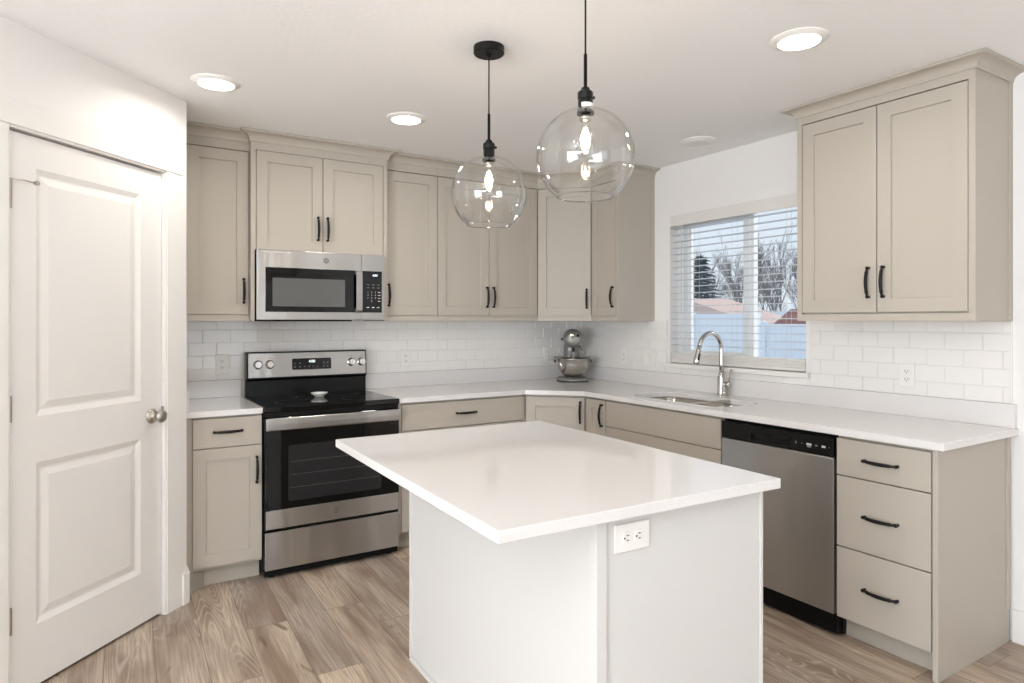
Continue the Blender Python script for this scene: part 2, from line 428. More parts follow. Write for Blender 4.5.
# jamb and casing
bm = NB()
box(bm, -0.012, -0.003, -0.020, 0.09, 0, 2.066); box(bm, DW_+0.003, DW_+0.012, -0.020, 0.09, 0, 2.066); box(bm, -0.012, DW_+0.012, -0.020, 0.09, 2.064, 2.075)
box(bm, -0.003, DW_+0.003, 0.037, 0.052, 2.046, 2.064); box(bm, -0.003, 0.014, 0.037, 0.052, 0, 2.046); box(bm, DW_-0.014, DW_+0.003, 0.037, 0.052, 0, 2.046)
obj('door_jamb', bm, M['trim'], dr)
bm = NB()
box(bm, DW_+0.010, DW_+0.110, -0.0245, -0.0201, 0, 2.072); box(bm, -0.105, -0.010, -0.0245, -0.0201, 0, 2.072)
box(bm, -0.105, DW_+0.110, -0.0275, -0.0201, 2.0725, 2.165)
obj('door_casing', bm, M['trim'], dr, bevel=0.0015)

# baseboards
bm = NB()
prism(bm, [(px, -0.63), (px, py), (px-0.012, py-0.012), (jr.x+PT.x*0.095+PN.x*0, jr.y+PT.y*0.095), (jr.x+PT.x*0.095+PN.x*0.014, jr.y+PT.y*0.095+PN.y*0.014), (px+0.014, py-0.006), (px+0.014, -0.63)], 0, 0.15)
struct(obj('baseboard_pantry', bm, M['trim'], bevel=0.003))
bm = NB(); box(bm, -0.015, 0, -8.0, -3.045, 0, 0.14); struct(obj('baseboard_right', bm, M['trim'], bevel=0.004))
bm = NB(); box(bm, -7.0, -0.015, -8.0, -7.985, 0, 0.14); struct(obj('baseboard_rear', bm, M['trim'], bevel=0.004))

# ---- window_1
win = bpy.data.objects.new('window_1', None); C.objects.link(win); struct(win)
bm = NB()
def ring_yz(bm, y0, y1, z0, z1, f, x0, x1, fb=None):
    fb = fb or f
    box(bm, x0, x1, y0, y0+f, z0, z1); box(bm, x0, x1, y1-f, y1, z0, z1); box(bm, x0, x1, y0+f, y1-f, z0, z0+fb); box(bm, x0, x1, y0+f, y1-f, z1-f, z1)
ring_yz(bm, WY0, WY1, WZ0, WZ1, 0.045, 0.075, 0.135, 0.045)
box(bm, 0.085, 0.125, -1.665, -1.635, WZ0+0.045, WZ1-0.045)
obj('window_frame', bm, M['vinyl'], win, bevel=0.002)
bm = NB(); ring_yz(bm, -1.640, WY1-0.045, WZ0+0.045, WZ1-0.045, 0.048, 0.080, 0.105); box(bm, 0.083, 0.105, WY1-0.116, WY1-0.093, WZ0+0.093, WZ1-0.093)
obj('window_sash', bm, M['vinyl'], win, bevel=0.002)
bm = NB(); box(bm, 0.090, 0.094, -1.592, WY1-0.116, WZ0+0.093, WZ1-0.093); box(bm, 0.106, 0.110, WY0+0.045, -1.665, WZ0+0.045, WZ1-0.045)
obj('window_pane', bm, M['pane'], win)
bm = NB(); box(bm, -0.036, 0.075, -2.105, -1.028, 1.058, 1.0849)
obj('window_sill', bm, M['trim'], win, bevel=0.003)

# ---- tiles
def tiles(name, rects, plane):
    """running bond 3x6 tiles; plane maps (along, out, z) to world"""
    bm = NB(); P_, Q = 0.1540, 0.0775; g = 0.0022
    z = 1.0085; row = 0
    for (a0, a1, b0, b1) in rects:
        vs = [bm.verts.new(plane(*p)) for p in ((a0, 0.0005, b0), (a1, 0.0005, b0), (a1, 0.0005, b1), (a0, 0.0005, b1), (a0, 0.006, b0), (a1, 0.006, b0), (a1, 0.006, b1), (a0, 0.006, b1))]
        for f in ((3,2,1,0),(4,5,6,7),(0,1,5,4),(1,2,6,5),(2,3,7,6),(3,0,4,7)):
            ff = bm.faces.new([vs[i] for i in f]); ff.material_index = 1
    amin = min(r[0] for r in rects); amax = max(r[1] for r in rects)
    while z < 1.372:
        a = amin-P_*(0.0 if row % 2 else 0.5)
        while a < amax:
            for (a0, a1, b0, b1) in rects:
                x0, x1 = max(a+g/2, a0), min(a+P_-g/2, a1); y0, y1 = max(z+g/2, b0), min(z+Q-g/2, b1)
                if x1-x0 < 0.006 or y1-y0 < 0.006: continue
                t0 = 0.0085; tl = [random.uniform(-0.00035, 0.00035) for _ in range(2)]
                e = 0.0012
                back = [(x0, 0.004, y0), (x1, 0.004, y0), (x1, 0.004, y1), (x0, 0.004, y1)]
                mid = [(x0, t0-e-tl[0]-tl[1], y0), (x1, t0-e+tl[0]-tl[1], y0), (x1, t0-e+tl[0]+tl[1], y1), (x0, t0-e-tl[0]+tl[1], y1)]
                top = [(x0+e, t0-tl[0]-tl[1], y0+e), (x1-e, t0+tl[0]-tl[1], y0+e), (x1-e, t0+tl[0]+tl[1], y1-e), (x0+e, t0-tl[0]+tl[1], y1-e)]
                B = [[bm.verts.new(plane(*p)) for p in L] for L in (back, mid, top)]
                for A_, B_ in ((B[0], B[1]), (B[1], B[2])):
                    for i in range(4): bm.faces.new([A_[i], A_[(i+1) % 4], B_[(i+1) % 4], B_[i]])
                bm.faces.new(B[2])
            a += P_
        z += Q; row += 1
    return struct(obj(name, bm, [M['tile'], M['grout']]))
tiles('trim_1', [(-2.95, -0.001, 1.0165, 1.3715)], lambda a, o, z: (a, -o, z))
tiles('trim_2', [(0.009, 1.0275, 1.0165, 1.3715), (1.0275, 2.1055, 1.0165, 1.0575), (2.1055, 3.04, 1.0165, 1.3715)], lambda a, o, z: (-o, -a, z))
bm = NB(); box(bm, -0.0105, 0, -3.045, -3.0405, 1.0165, 1.3715); struct(obj('trim_3', bm, M['trim']))

# ================================================================ CABINETS
def shaker_bm(bm, x0, x1, z0, z1, t=0.020, rail=0.060, rec=0.010):
    """door whose front face lies on y=0"""
    x0 += 0.0008; x1 -= 0.0008; z0 += 0.0006; z1 -= 0.0008
    F = [(x0, 0, z0), (x1, 0, z0), (x1, 0, z1), (x0, 0, z1)]
    I = [(x0+rail, 0, z0+rail), (x1-rail, 0, z0+rail), (x1-rail, 0, z1-rail), (x0+rail, 0, z1-rail)]
    J = [(x0+rail+0.0015, rec, z0+rail+0.0015), (x1-rail-0.0015, rec, z0+rail+0.0015), (x1-rail-0.0015, rec, z1-rail-0.0015), (x0+rail+0.0015, rec, z1-rail-0.0015)]
    K = [(x0, t, z0), (x1, t, z0), (x1, t, z1), (x0, t, z1)]
    V = [[bm.verts.new(p) for p in L] for L in (F, I, J, K)]
    for i in range(4):
        j = (i+1) % 4
        bm.faces.new([V[0][i], V[0][j], V[1][j], V[1][i]]); bm.faces.new([V[1][i], V[1][j], V[2][j], V[2][i]]); bm.faces.new([V[0][j], V[0][i], V[3][i], V[3][j]])
    bm.faces.new(V[2]); bm.faces.new(V[3][::-1])
_hm = {}
def pull(parent, x, z, vertical=True, L=0.132):
    """arched black pull with ball ends, centred at (x, z) on the face y=0"""
    if vertical not in _hm:
        bm = NB(); h = L/2
        P = []; rr = []
        for i in range(25):
            s = -1+2*i/24; P.append((s*h, -0.016-0.014*(1-s*s)))
            a = abs(s); rr.append(0.0044+0.0034*(1-a**2)+(0.0016 if 0.60 < a < 0.72 else 0))
        f3 = (lambda a, y: (0, y, a)) if vertical else (lambda a, y: (a, y, 0))
        tube(bm, [f3(a, y) for a, y in P], rr, 10)
        for s in (-1, 1):
            c = f3(s*h, 0)
            lathe(bm, [(0, 0), (0.0065, 0), (0.0060, 0.006), (0.0048, 0.010), (0.0072, 0.014), (0.0076, 0.018), (0.0060, 0.022), (0, 0.0235)], 12, (c[0], 0, c[2]), axis='y')
        o = obj('pull_handle', bm, M['black_metal'], None, smooth=True); _hm[vertical] = o.data
    else:
        o = bpy.data.objects.new('pull_handle', _hm[vertical]); C.objects.link(o)
    o.parent = parent; o.location = (x, 0, z)
    return o
def add_door(t, x0, x1, z0, z1, hx=None, hz=None, rail=0.060):
    bm = NB(); shaker_bm(bm, x0, x1, z0, z1, rail=rail)
    d = obj('door', bm, M['cab'], t)
    if hx is not None: pull(d, hx, hz, True)
    return d
def add_drawer(t, x0, x1, z0, z1, handle=True, name='drawer', hz=None):
    bm = NB(); box(bm, x0+0.0008, x1-0.0008, 0, 0.020, z0+0.0006, z1-0.0008)
    d = obj(name, bm, M['cab'], t, bevel=0.0012)
    if handle: pull(d, (x0+x1)/2, hz or (z0+z1)/2, False)
    return d
CROWN = [(0, 0), (0.005, 0), (0.007, 0.006)]+[(0.007+0.036*(1-math.cos(a)), 0.006+0.036*math.sin(a)) for a in [R(15*k) for k in range(1, 7)]]+[(0.048, 0.043), (0.052, 0.046), (0.052, 0.055), (0, 0.055)]
def crown(t, poly, i0, i1, z0):
    """crown moulding along poly[i0..i1] (world points), mitred to the neighbours, stored in t's local frame"""
    inv = Matrix.Translation(t.location) @ Matrix.Rotation(t.rotation_euler.z, 4, 'Z'); inv.invert()
    P = [Vector(p) for p in poly]; rings = []
    for i in range(i0, i1+1):
        ns = []
        for a, b in ((i-1, i), (i, i+1)):
            if 0 <= a and b < len(P):
                d = (P[b]-P[a]).normalized(); ns.append(Vector((d.y, -d.x)))
        if len(ns) == 2:
            n = (ns[0]+ns[1]).normalized(); n = n/max(n.dot(ns[0]), 0.3)
        else: n = ns[0]
        rings.append([inv @ Vector((P[i].x+n.x*o*1.12, P[i].y+n.y*o*1.12, z0+u*(2.4385-z0)/0.055)) for o, u in CROWN])
    bm = NB(); loft(bm, rings)
    o = obj('crown_molding', bm, M['cab'], t); return o
ZC = 2.382
def upper(name, label, org, rz, w_, d, z0, z1, left=False, right=False, group=None, fill_l=0.0, FR=0.010, BR=0.033):
    t = thing(name, label, 'cabinet', (org[0], org[1], z0), rz, group)
    bm = NB(); h = z1-z0
    box(bm, 0.0005, w_-0.0005, 0.0212, d-0.001, 0, h)
    if BR: box(bm, 0.0005, w_-0.0005, 0, 0.0212, 0, BR)
    box(bm, 0.0005, w_-0.0005, 0, 0.0212, z1-0.037-z0-FR, h)
    if left: box(bm, 0.0005, 0.026, 0, 0.0212, BR, z1-0.037-z0-FR)
    if right: box(bm, w_-0.026, w_-0.0005, 0, 0.0212, BR, z1-0.037-z0-FR); box(bm, w_-0.0005, w_+0.004, d-0.035, d-0.001, 0, h)
    if fill_l: box(bm, 0.0005, fill_l-0.003, 0.004, 0.0212, BR, z1-0.037-z0-FR)
    obj('cabinet_body', bm, M['cab'], t)
    return t
UZ = 1.372; UD = 0.333
polyA = [(-1.786, -UD), (-1.415, -UD), (-0.61, -UD), (-UD, -0.61), (-UD, -0.90), (-0.001, -0.90)]
polyM = [(-2.594, -0.3345), (-2.594, -0.383), (-1.786, -0.383), (-1.786, -0.3345)]
polyR = [(-0.001, -2.245), (-UD, -2.245), (-UD, -3.041), (-0.001, -3.041)]; ZR = 2.391
# left single
t = upper('upper_cabinet', 'tall single-door taupe wall cabinet between the pantry wall and the microwave', (-2.954, -UD), 0, 0.360, UD, UZ, ZC, fill_l=0.040)
add_door(t, 0.040, 0.356, 0.036, 0.959, 0.353-0.024, 0.170)
crown(t, [(-2.954, -UD), (-2.594, -UD)], 0, 1, ZC)
# over microwave
t = upper('upper_cabinet', 'short two-door taupe wall cabinet directly above the microwave, standing proud', (-2.594, -0.383), 0, 0.808, 0.383, 1.776, ZC, True, True, FR=0.005, BR=0.0)
for a_, b_ in ((0.0005, 0.0195), (0.7885, 0.8075)):
    bm = NB(); box(bm, a_, b_, 0, 0.382, 1.372-1.776, -0.0003); obj('side_panel', bm, M['cab'], t)
add_door(t, 0.029, 0.4030, 0.003, 0.562, 0.4030-0.030, 0.140)
add_door(t, 0.4060, 0.779, 0.003, 0.562, 0.4060+0.024, 0.140)
crown(t, polyM, 0, 3, ZC)
# single right of the microwave
t = upper('upper_cabinet', 'single-door taupe wall cabinet right of the microwave, handle at its left edge', (-1.786, -UD), 0, 0.371, UD, UZ, ZC)
add_door(t, 0.003, 0.3695, 0.036, 0.958, 0.026, 0.165)
crown(t, polyA, 0, 1, ZC)
# double
t = upper('upper_cabinet', 'wide two-door taupe wall cabinet on the back wall behind the glass pendants', (-1.415, -UD), 0, 0.805, UD, UZ, ZC)
add_door(t, 0.0015, 0.3955, 0.036, 0.958, 0.3955-0.020, 0.165)
add_door(t, 0.3985, 0.803, 0.036, 0.958, 0.3985+0.030, 0.165)
crown(t, polyA, 1, 2, ZC)
# diagonal corner
def l2(org, rz, pts):
    m_ = Matrix.Translation(Vector((org[0], org[1], 0))) @ Matrix.Rotation(rz, 4, 'Z'); m_.invert()
    return [(m_ @ Vector((p[0], p[1], 0))).to_2d() for p in pts]
def diag(name, label, a, b, z0, z1, k0=0.033):
    wd = (Vector(b)-Vector(a)).length
    t = thing(name, label, 'cabinet', (a[0], a[1], z0), -PI/4)
    bm = NB()
    return t, bm, wd
A, B = (-0.61, -UD), (-UD, -0.61)
t, bm, wd = diag('corner_upper_cabinet', 'diagonal corner wall cabinet above the stand mixer', A, B, UZ, ZC)
prism(bm, l2(A, -PI/4, [(-0.609, -0.001), (-0.609, -UD+0.03), (-UD+0.03, -0.609), (-0.001, -0.609), (-0.001, -0.001)]), 0, ZC-UZ)
box(bm, 0, wd, 0, 0.024, 0, 0.033); box(bm, 0, wd, 0, 0.024, 2.335-UZ, ZC-UZ)
obj('cabinet_body', bm, M['cab'], t)
add_door(t, 0.004, wd-0.004, 0.036, 0.958, wd-0.032, 0.160)
crown(t, polyA, 2, 3, ZC)
# narrow end
t = upper('upper_cabinet', 'narrow taupe wall cabinet on the right wall beside the window, side panel facing out', (-UD, -0.61), -PI/2, 0.29, UD, UZ, ZC, False, True)
add_door(t, 0.004, 0.262, 0.036, 0.958, 0.262-0.026, 0.165)
crown(t, polyA, 3, 5, ZC)
# big pair on the right
t = upper('upper_cabinet', 'two-door taupe wall cabinet on the right wall above the drawers, nearest the camera', (-UD, -2.245), -PI/2, 0.796, UD, UZ, ZR, True, True, FR=-0.001)
add_door(t, 0.029, 0.3985, 0.040, 0.978, 0.3985-0.034, 0.176)
add_door(t, 0.4015, 0.768, 0.040, 0.978, 0.4015+0.030, 0.176)
crown(t, polyR, 0, 3, ZR)

# ---- base cabinets (door face at 0.63 from the wall)
BF = 0.63; BH = 0.884
def base(name, label, org, rz, w_, toe=True, hollow=False):
    t = thing(name, label, 'cabinet', (org[0], org[1], 0), rz)
    bm = NB(); d = BF-0.001
    if hollow:
        box(bm, 0.0005, 0.018, 0.0212, d, 0.1, BH-0.0005); box(bm, w_-0.018, w_-0.0005, 0.0212, d, 0.1, BH-0.0005)
        box(bm, 0.018, w_-0.018, 0.0212, d, 0.1, 0.118); box(bm, 0.018, w_-0.018, d-0.01, d, 0.118, BH-0.0005); box(bm, 0.018, w_-0.018, 0.0212, 0.035, 0.118, BH-0.0005)
    else:
        box(bm, 0.0005, w_-0.0005, 0.0212, d, 0.1, BH-0.0005)
    obj('cabinet_body', bm, M['cab'], t)
    if toe:
        bm = NB(); box(bm, 0.0005, w_-0.0005, 0.080, 0.096, 0, 0.0995); obj('toe_kick', bm, M['cab'], t)
    return t
t = base('base_cabinet', 'taupe base cabinet left of the range with one drawer over a shaker door', (-2.954, -BF), 0, 0.371)
bm = NB(); box(bm, 0.0005, 0.022, 0, 0.0212, 0.0, BH-0.001); prism(bm, [(0.0215, 0.0), (0.100, 0.0795), (0.100, 0.10), (0.0205, 0.0205)], 0, 0.0995); box(bm, 0.022, 0.034, 0.006, 0.0212, 0.1, BH-0.001)
obj('filler_strip', bm, M['cab'], t)
add_drawer(t, 0.036, 0.369, 0.722, 0.873, hz=0.803)
add_door(t, 0.036, 0.369, 0.118, 0.719, 0.369-0.027, 0.590)
t = base('base_cabinet', 'wide taupe base cabinet right of the range with a long top drawer', (-1.815, -BF), 0, 0.901)
add_drawer(t, 0.022, 0.886, 0.715, 0.872, hz=0.797)
add_door(t, 0.022, 0.453, 0.112, 0.711, 0.453-0.027, 0.590); add_door(t, 0.456, 0.886, 0.112, 0.711, 0.456+0.027, 0.590)
bm = NB(); box(bm, 0.0005, 0.019, 0.001, 0.0212, 0.1, BH-0.001); obj('filler_strip', bm, M['cab'], t)
bm = NB(); box(bm, 0.889, 0.9005, 0.006, 0.0212, 0.1, BH-0.001); obj('filler_strip', bm, M['cab'], t)
A, B = (-0.914, -BF), (-BF, -0.914)
t, bm, wd = diag('corner_base_cabinet', 'diagonal corner base cabinet with one shaker door under the mixer', A, B, 0, BH)
q = BF-0.03
prism(bm, l2(A, -PI/4, [(-0.913, -0.001), (-0.913, -q), (-q, -0.913), (-0.001, -0.913), (-0.001, -0.001)]), 0.1, BH-0.0005)
obj('cabinet_body', bm, M['cab'], t)
bm = NB(); box(bm, -0.03, wd+0.03, 0.09, 0.106, 0, 0.0995); obj('toe_kick', bm, M['cab'], t)
add_door(t, 0.006, wd-0.006, 0.112, 0.871, wd-0.034, 0.775, rail=0.062)
t = base('base_cabinet', 'very narrow taupe base cabinet between the corner cabinet and the sink cabinet', (-BF, -0.9145), -PI/2, 0.2025)
add_door(t, 0.006, 0.2000, 0.112, 0.871, 0.2000-0.030, 0.775, rail=0.055)
t = base('sink_base_cabinet', 'wide taupe sink base cabinet with plain full-width fronts left of the dishwasher', (-BF, -1.117), -PI/2, 0.902, hollow=True)
add_drawer(t, 0.003, 0.899, 0.714, 0.872, False, 'false_front')
add_drawer(t, 0.003, 0.899, 0.411, 0.711, hz=0.500); add_drawer(t, 0.003, 0.899, 0.104, 0.407, hz=0.258)
t = base('drawer_base_cabinet', 'taupe three-drawer base cabinet at the right end of the counter', (-BF, -2.631), -PI/2, 0.387)
add_drawer(t, 0.004, 0.383, 0.715, 0.871, hz=0.793); add_drawer(t, 0.004, 0.383, 0.411, 0.711, hz=0.560); add_drawer(t, 0.004, 0.383, 0.104, 0.407, hz=0.258)
bm = NB(); box(bm, 0.387, 0.407, 0, BF-0.017, 0, BH-0.0005); box(bm, 0.407, 0.4115, BF-0.052, BF-0.017, 0.145, BH-0.0005)
obj('end_panel', bm, M['cab'], t, bevel=0.001)

# ================================================================ WORKTOPS
CT = 0.914; CB = 0.8845
t = thing('worktop', 'long L-shaped white quartz worktop running round the corner under the window', 'countertop')
bm = NB()
prism(bm, [(-1.8145, -0.001), (-1.8145, -0.648), (-0.9255, -0.648), (-0.648, -0.9255), (-0.648, -3.066), (-0.001, -3.066), (-0.001, -0.001)], CB, CT)
slab_o = obj('worktop_slab', bm, M['quartz'], t)
BOWLS = [(-0.538, -0.185, -1.690, -1.225), (-0.538, -0.185, -1.935, -1.712)]
cs = []
cbm = NB(); prism(cbm, rrect(-0.538, -0.185, -1.935, -1.225, 0.075, 8), CB-0.05, CT+0.05); cs.append(cbm)
cut(slab_o, cs)
b = slab_o.modifiers.new('bevel', 'BEVEL'); b.width = 0.0018; b.segments = 2; b.limit_method = 'ANGLE'; b.angle_limit = R(50)
bm = NB(); box(bm, -1.8145, -0.021, -0.020, -0.001, CT+0.0002, 1.016); obj('splash_strip', bm, M['quartz'], t, bevel=0.0015)
bm = NB(); box(bm, -0.020, -0.001, -3.060, -0.001, CT+0.0002, 1.016); obj('splash_strip', bm, M['quartz'], t, bevel=0.0015)
t = thing('worktop', 'short white quartz worktop between the pantry wall and the range', 'countertop')
bm = NB(); box(bm, -2.953, -2.584, -0.648, -0.001, CB, CT); obj('worktop_slab', bm, M['quartz'], t, bevel=0.0018)
bm = NB(); box(bm, -2.953, -2.584, -0.020, -0.001, CT+0.0002, 1.016); obj('splash_strip', bm, M['quartz'], t, bevel=0.0015)
bm = NB(); box(bm, -2.953, -2.934, -0.640, -0.021, CT+0.0002, 1.016); obj('splash_strip', bm, M['quartz'], t, bevel=0.0015)

# ---- sink
t = thing('sink', 'undermount stainless double-bowl sink set in the worktop below the window', 'sink', (0, 0, 0))
for (x0, x1, y0, y1), dep in zip(BOWLS, (0.20, 0.17)):
    bm = NB(); rings = []
    for ins, z in ((-0.0105, CB-0.0008), (-0.003, CB-0.0008), (0.002, CB-0.006), (0.010, CB-dep+0.05), (0.035, CB-dep+0.010), (0.075, CB-dep)):
        rings.append([(p[0], p[1], z) for p in rrect(x0+ins, x1-ins, y0+ins, y1-ins, max(0.075-ins*0.4, 0.03), 8)])
    vs = loft(bm, rings, cap=False); bm.faces.new(vs[-1])
    o = obj('bowl', bm, M['steel_dark'], t, smooth=True)
    md = o.modifiers.new('s', 'SOLIDIFY'); md.thickness = 0.0012; md.offset = -1
    bm = NB(); lathe(bm, [(0.018, 0.001), (0.042, 0.0015), (0.045, 0.0005)], 24, ((x0+x1)/2+0.03, (y0+y1)/2, CB-dep)); obj('drain', bm, M['chrome'], o, smooth=True)

bm = NB(); box(bm, -0.5375, -0.1855, -1.7140, -1.6880, CB-0.04, CT-0.004); obj('divider', bm, M['steel_dark'], t, bevel=0.004)
# ---- faucet
t = thing('faucet', 'tall gooseneck chrome pull-down faucet behind the sink', 'faucet', (-0.075, -1.552, CT+0.0002))
bm = NB(); lathe(bm, [(0, 0), (0.030, 0), (0.030, 0.004), (0.0245, 0.007), (0.0235, 0.012), (0.0235, 0.112), (0.0200, 0.122), (0.0150, 0.130), (0.0135, 0.140)], 28); obj('faucet_body', bm, M['chrome'], t, smooth=True)
bm = NB(); pts = [(0, 0, 0.138), (0, 0, 0.19), (0, 0, 0.286)]
rr_ = 0.098
for k in range(1, 17):
    a = PI*k/16*0.94; pts.append((-rr_+rr_*math.cos(a), 0, 0.286+rr_*math.sin(a)))
tube(bm, pts, 0.0135, 16); obj('spout', bm, M['chrome'], t, smooth=True)
e = Vector(pts[-1]); dv = (Vector(pts[-1])-Vector(pts[-2])).normalized()
bm = NB(); tube(bm, [e-dv*0.002, e+dv*0.03, e+dv*0.075, e+dv*0.105, e+dv*0.108], [0.0145, 0.0155, 0.0185, 0.0195, 0.017], 18)
sh = obj('spray_head', bm, M['chrome'], t, smooth=True)
bm = NB(); sdv = Vector((-0.1, -1, 0)).normalized(); q0 = e+dv*0.062+sdv*0.0155+Vector((-0.004, 0, 0))
tube(bm, [q0-dv*0.020, q0+dv*0.022], [0.006, 0.0065], 10); obj('spray_button', bm, M['black'], sh, smooth=True)
bm = NB(); tube(bm, [(0, -0.020, 0.070), (0, -0.036, 0.070), (0, -0.040, 0.070), (0, -0.062, 0.070), (0, -0.066, 0.070)], [0.015, 0.015, 0.019, 0.019, 0.013], 18); vb = obj('valve_body', bm, M['chrome'], t, smooth=True)
bm = NB(); tube(bm, [(0.004, -0.052, 0.080), (0.006, -0.060, 0.120), (0.010, -0.066, 0.165)], [0.0055, 0.0048, 0.0058], 10); obj('lever_handle', bm, M['nickel'], vb, smooth=True)
bm = NB(); lathe(bm, [(0, 0), (0.017, 0), (0.017, 0.003), (0.0115, 0.006), (0.0115, 0.055), (0.009, 0.060), (0, 0.061)], 20, (0, 0, 0))
o = obj('air_gap', bm, M['chrome'], t, smooth=True, loc=(-0.030, -0.045, 0))

# ================================================================ RANGE
RX0, RX1 = -2.581, -1.819; RW = RX1-RX0
t = thing('range', 'freestanding stainless electric range with a black glass cooktop', 'stove', (RX0, -0.03, 0))
# local: x 0..RW, y 0 (back) .. negative to the room
bm = NB(); box(bm, 0.002, RW-0.002, -0.590, 0, 0.035, 0.885); obj('range_body', bm, M['matte_black'], t, bevel=0.002)
for fx in (0.05, RW-0.05):
    for fy in (-0.57, -0.05):
        bm = NB(); lathe(bm, [(0, 0), (0.022, 0), (0.022, 0.012), (0.014, 0.016), (0.014, 0.036), (0, 0.036)], 14, (fx, fy, 0)); obj('foot', bm, M['black'], t)
bm = NB(); box(bm, 0, RW, -0.632, -0.060, 0.8855, 0.916)
ck = obj('cooktop', bm, M['black_glass'], t, bevel=0.005, seg=3)
for bx, by, br in ((0.20, -0.47, 0.105), (0.56, -0.47, 0.085), (0.20, -0.20, 0.075), (0.56, -0.20, 0.095)):
    bm = NB(); lathe(bm, [(br, 0), (br+0.0015, 0)], 48, (bx, by, 0.9163)); obj('burner_ring', bm, M['mark_grey'], ck)
bm = NB(); box(bm, 0.004, RW-0.004, -0.618, -0.590, 0.862, 0.885); obj('vent_strip', bm, M['black'], t)
# backguard, leaning back a little
bm = NB()
def prof_x(bm, prof, x0, x1):
    a = [bm.verts.new((x0, y, z)) for y, z in prof]; b_ = [bm.verts.new((x1, y, z)) for y, z in prof]; n = len(prof)
    bm.faces.new(a); bm.faces.new(b_[::-1])
    for i in range(n): bm.faces.new([a[i], b_[i], b_[(i+1) % n], a[(i+1) % n]])
prof_x(bm, [(0, 0.885), (-0.055, 0.885), (-0.055, 1.010), (-0.075, 1.020), (-0.060, 1.182), (0, 1.182)], 0.014, RW)
bgd = obj('backguard', bm, M['black'], t, bevel=0.004)
tilt = math.atan2(0.015, 0.166)
def on_bg(x, s, out=0.0):   # s = distance up the tilted face
    return (x, -0.075+s*math.sin(tilt)-out*math.cos(tilt), 1.020+s*math.cos(tilt)+0*out)
def bgobj(name, bm, m, parent, x, s, out, **kw):
    o = obj(name, bm, m, parent, **kw); o.location = on_bg(x, s, out); o.rotation_euler = (-tilt, 0, 0); return o
bm = NB(); box(bm, 0.024, RW-0.008, -0.003, 0, 0.008, 0.155); fp = bgobj('control_panel', bm, M['steel'], bgd, 0, 0, 0.0, bevel=0.001)
bm = NB(); prism(bm, rrect(-0.122, 0.122, 0, 0.070, 0.008, 3), 0, 0.002)
o = obj('display', bm, M['black_glass'], bgd); o.location = on_bg(RW/2+0.022, 0.048, 0.0032); o.rotation_euler = (PI/2-tilt, 0, 0); disp = o
stext('digits', '4:00', 0.024, M['digits'], disp, (0.0, 0.050, 0.0022), (0, 0, 0))
for i, xx in enumerate((-0.105, -0.075, 0.060+0.015, 0.098)):
    for yy in (0.018, 0.040):
        bm = NB(); box(bm, xx-0.005, xx+0.005, yy-0.003, yy+0.003, 0.002, 0.0024); obj('key_mark', bm, M['mark_grey'], disp)
for xx in (-0.045, -0.018, 0.008, 0.034):
    bm = NB(); box(bm, xx-0.004, xx+0.004, 0.015, 0.021, 0.002, 0.0024); obj('key_mark', bm, M['mark_grey'], disp)
for kx_ in (0.078, 0.148, RW-0.103, RW-0.036):
    bm = NB(); lathe(bm, [(0, 0), (0.027, 0), (0.027, 0.003), (0.0225, 0.006), (0.0205, 0.024), (0.0185, 0.027), (0, 0.027)], 28, (0, 0, 0), axis='y'); box(bm, -0.004, 0.004, -0.034, -0.026, -0.019, 0.019)
    kb = bgobj('knob', bm, M['chrome'], bgd, kx_, 0.086, 0.003); smooth_by_angle(kb)
for kx_, s_ in ((0.078, 'Off'), (0.148, 'Off'), (RW-0.103, 'Off'), (RW-0.036, 'Off')):
    o = stext('knob_marking', s_, 0.009, M['slot'], bgd, on_bg(kx_, 0.124, 0.0034), (PI/2-tilt, 0, 0))
# oven door
bm = NB(); box(bm, 0.004, RW-0.004, -0.632, -0.5905, 0.262, 0.858)
od = obj('oven_door', bm, M['black_glass'], t, bevel=0.003)
bm = NB(); prism(bm, rrect(0.125, RW-0.115, 0.405, 0.705, 0.012, 4), 0, 0.0008)
o = obj('oven_window', bm, M['win_dark'], od); o.rotation_euler = (PI/2, 0, 0); o.location = (0, -0.6322, 0)
for rz_ in (0.475, 0.545, 0.615):
    bm = NB(); box(bm, 0.14, RW-0.13, -0.6338, -0.6331, rz_, rz_+0.002); obj('oven_rack', bm, M['rack'], od)
bm = NB(); box(bm, 0.008, RW-0.008, -0.6365, -0.6322, 0.268, 0.366); st = obj('door_strip', bm, M['steel'], od, bevel=0.001)
def badge(parent, x, y, z, r, m2='steel'):
    bm = NB(); lathe(bm, [(0, 0), (r, 0), (r, 0.001), (r*0.88, 0.0016), (r*0.84, 0.0010), (0, 0.0010)], 28, (0, 0, 0), axis='y')
    b_ = obj('badge', bm, M['badge'], parent, smooth=False); b_.location = (x, y, z)
    stext('monogram', 'GE', r*0.95, M['steel'], b_, (0, -0.0013, 0))
badge(od, RW/2, -0.6366, 0.318, 0.017)
bm = NB()
pr = [(-0.645, 0.796), (-0.656, 0.792), (-0.661, 0.798), (-0.6625, 0.825), (-0.661, 0.853), (-0.656, 0.858), (-0.645, 0.854)]
prof_x(bm, pr, 0.006, RW-0.006)
for sx_ in (0.012, RW-0.037): box(bm, sx_, sx_+0.025, -0.647, -0.6315, 0.803, 0.849)
obj('door_handle', bm, M['steel'], od, bevel=0.001)
bm = NB(); box(bm, 0.006, RW-0.006, -0.6315, -0.5905, 0.050, 0.250); obj('storage_drawer', bm, M['steel'], t, bevel=0.002)
bm = NB(); box(bm, 0.006, RW-0.006, -0.612, -0.585, 0.014, 0.049); obj('kick_plate', bm, M['matte_black'], t)
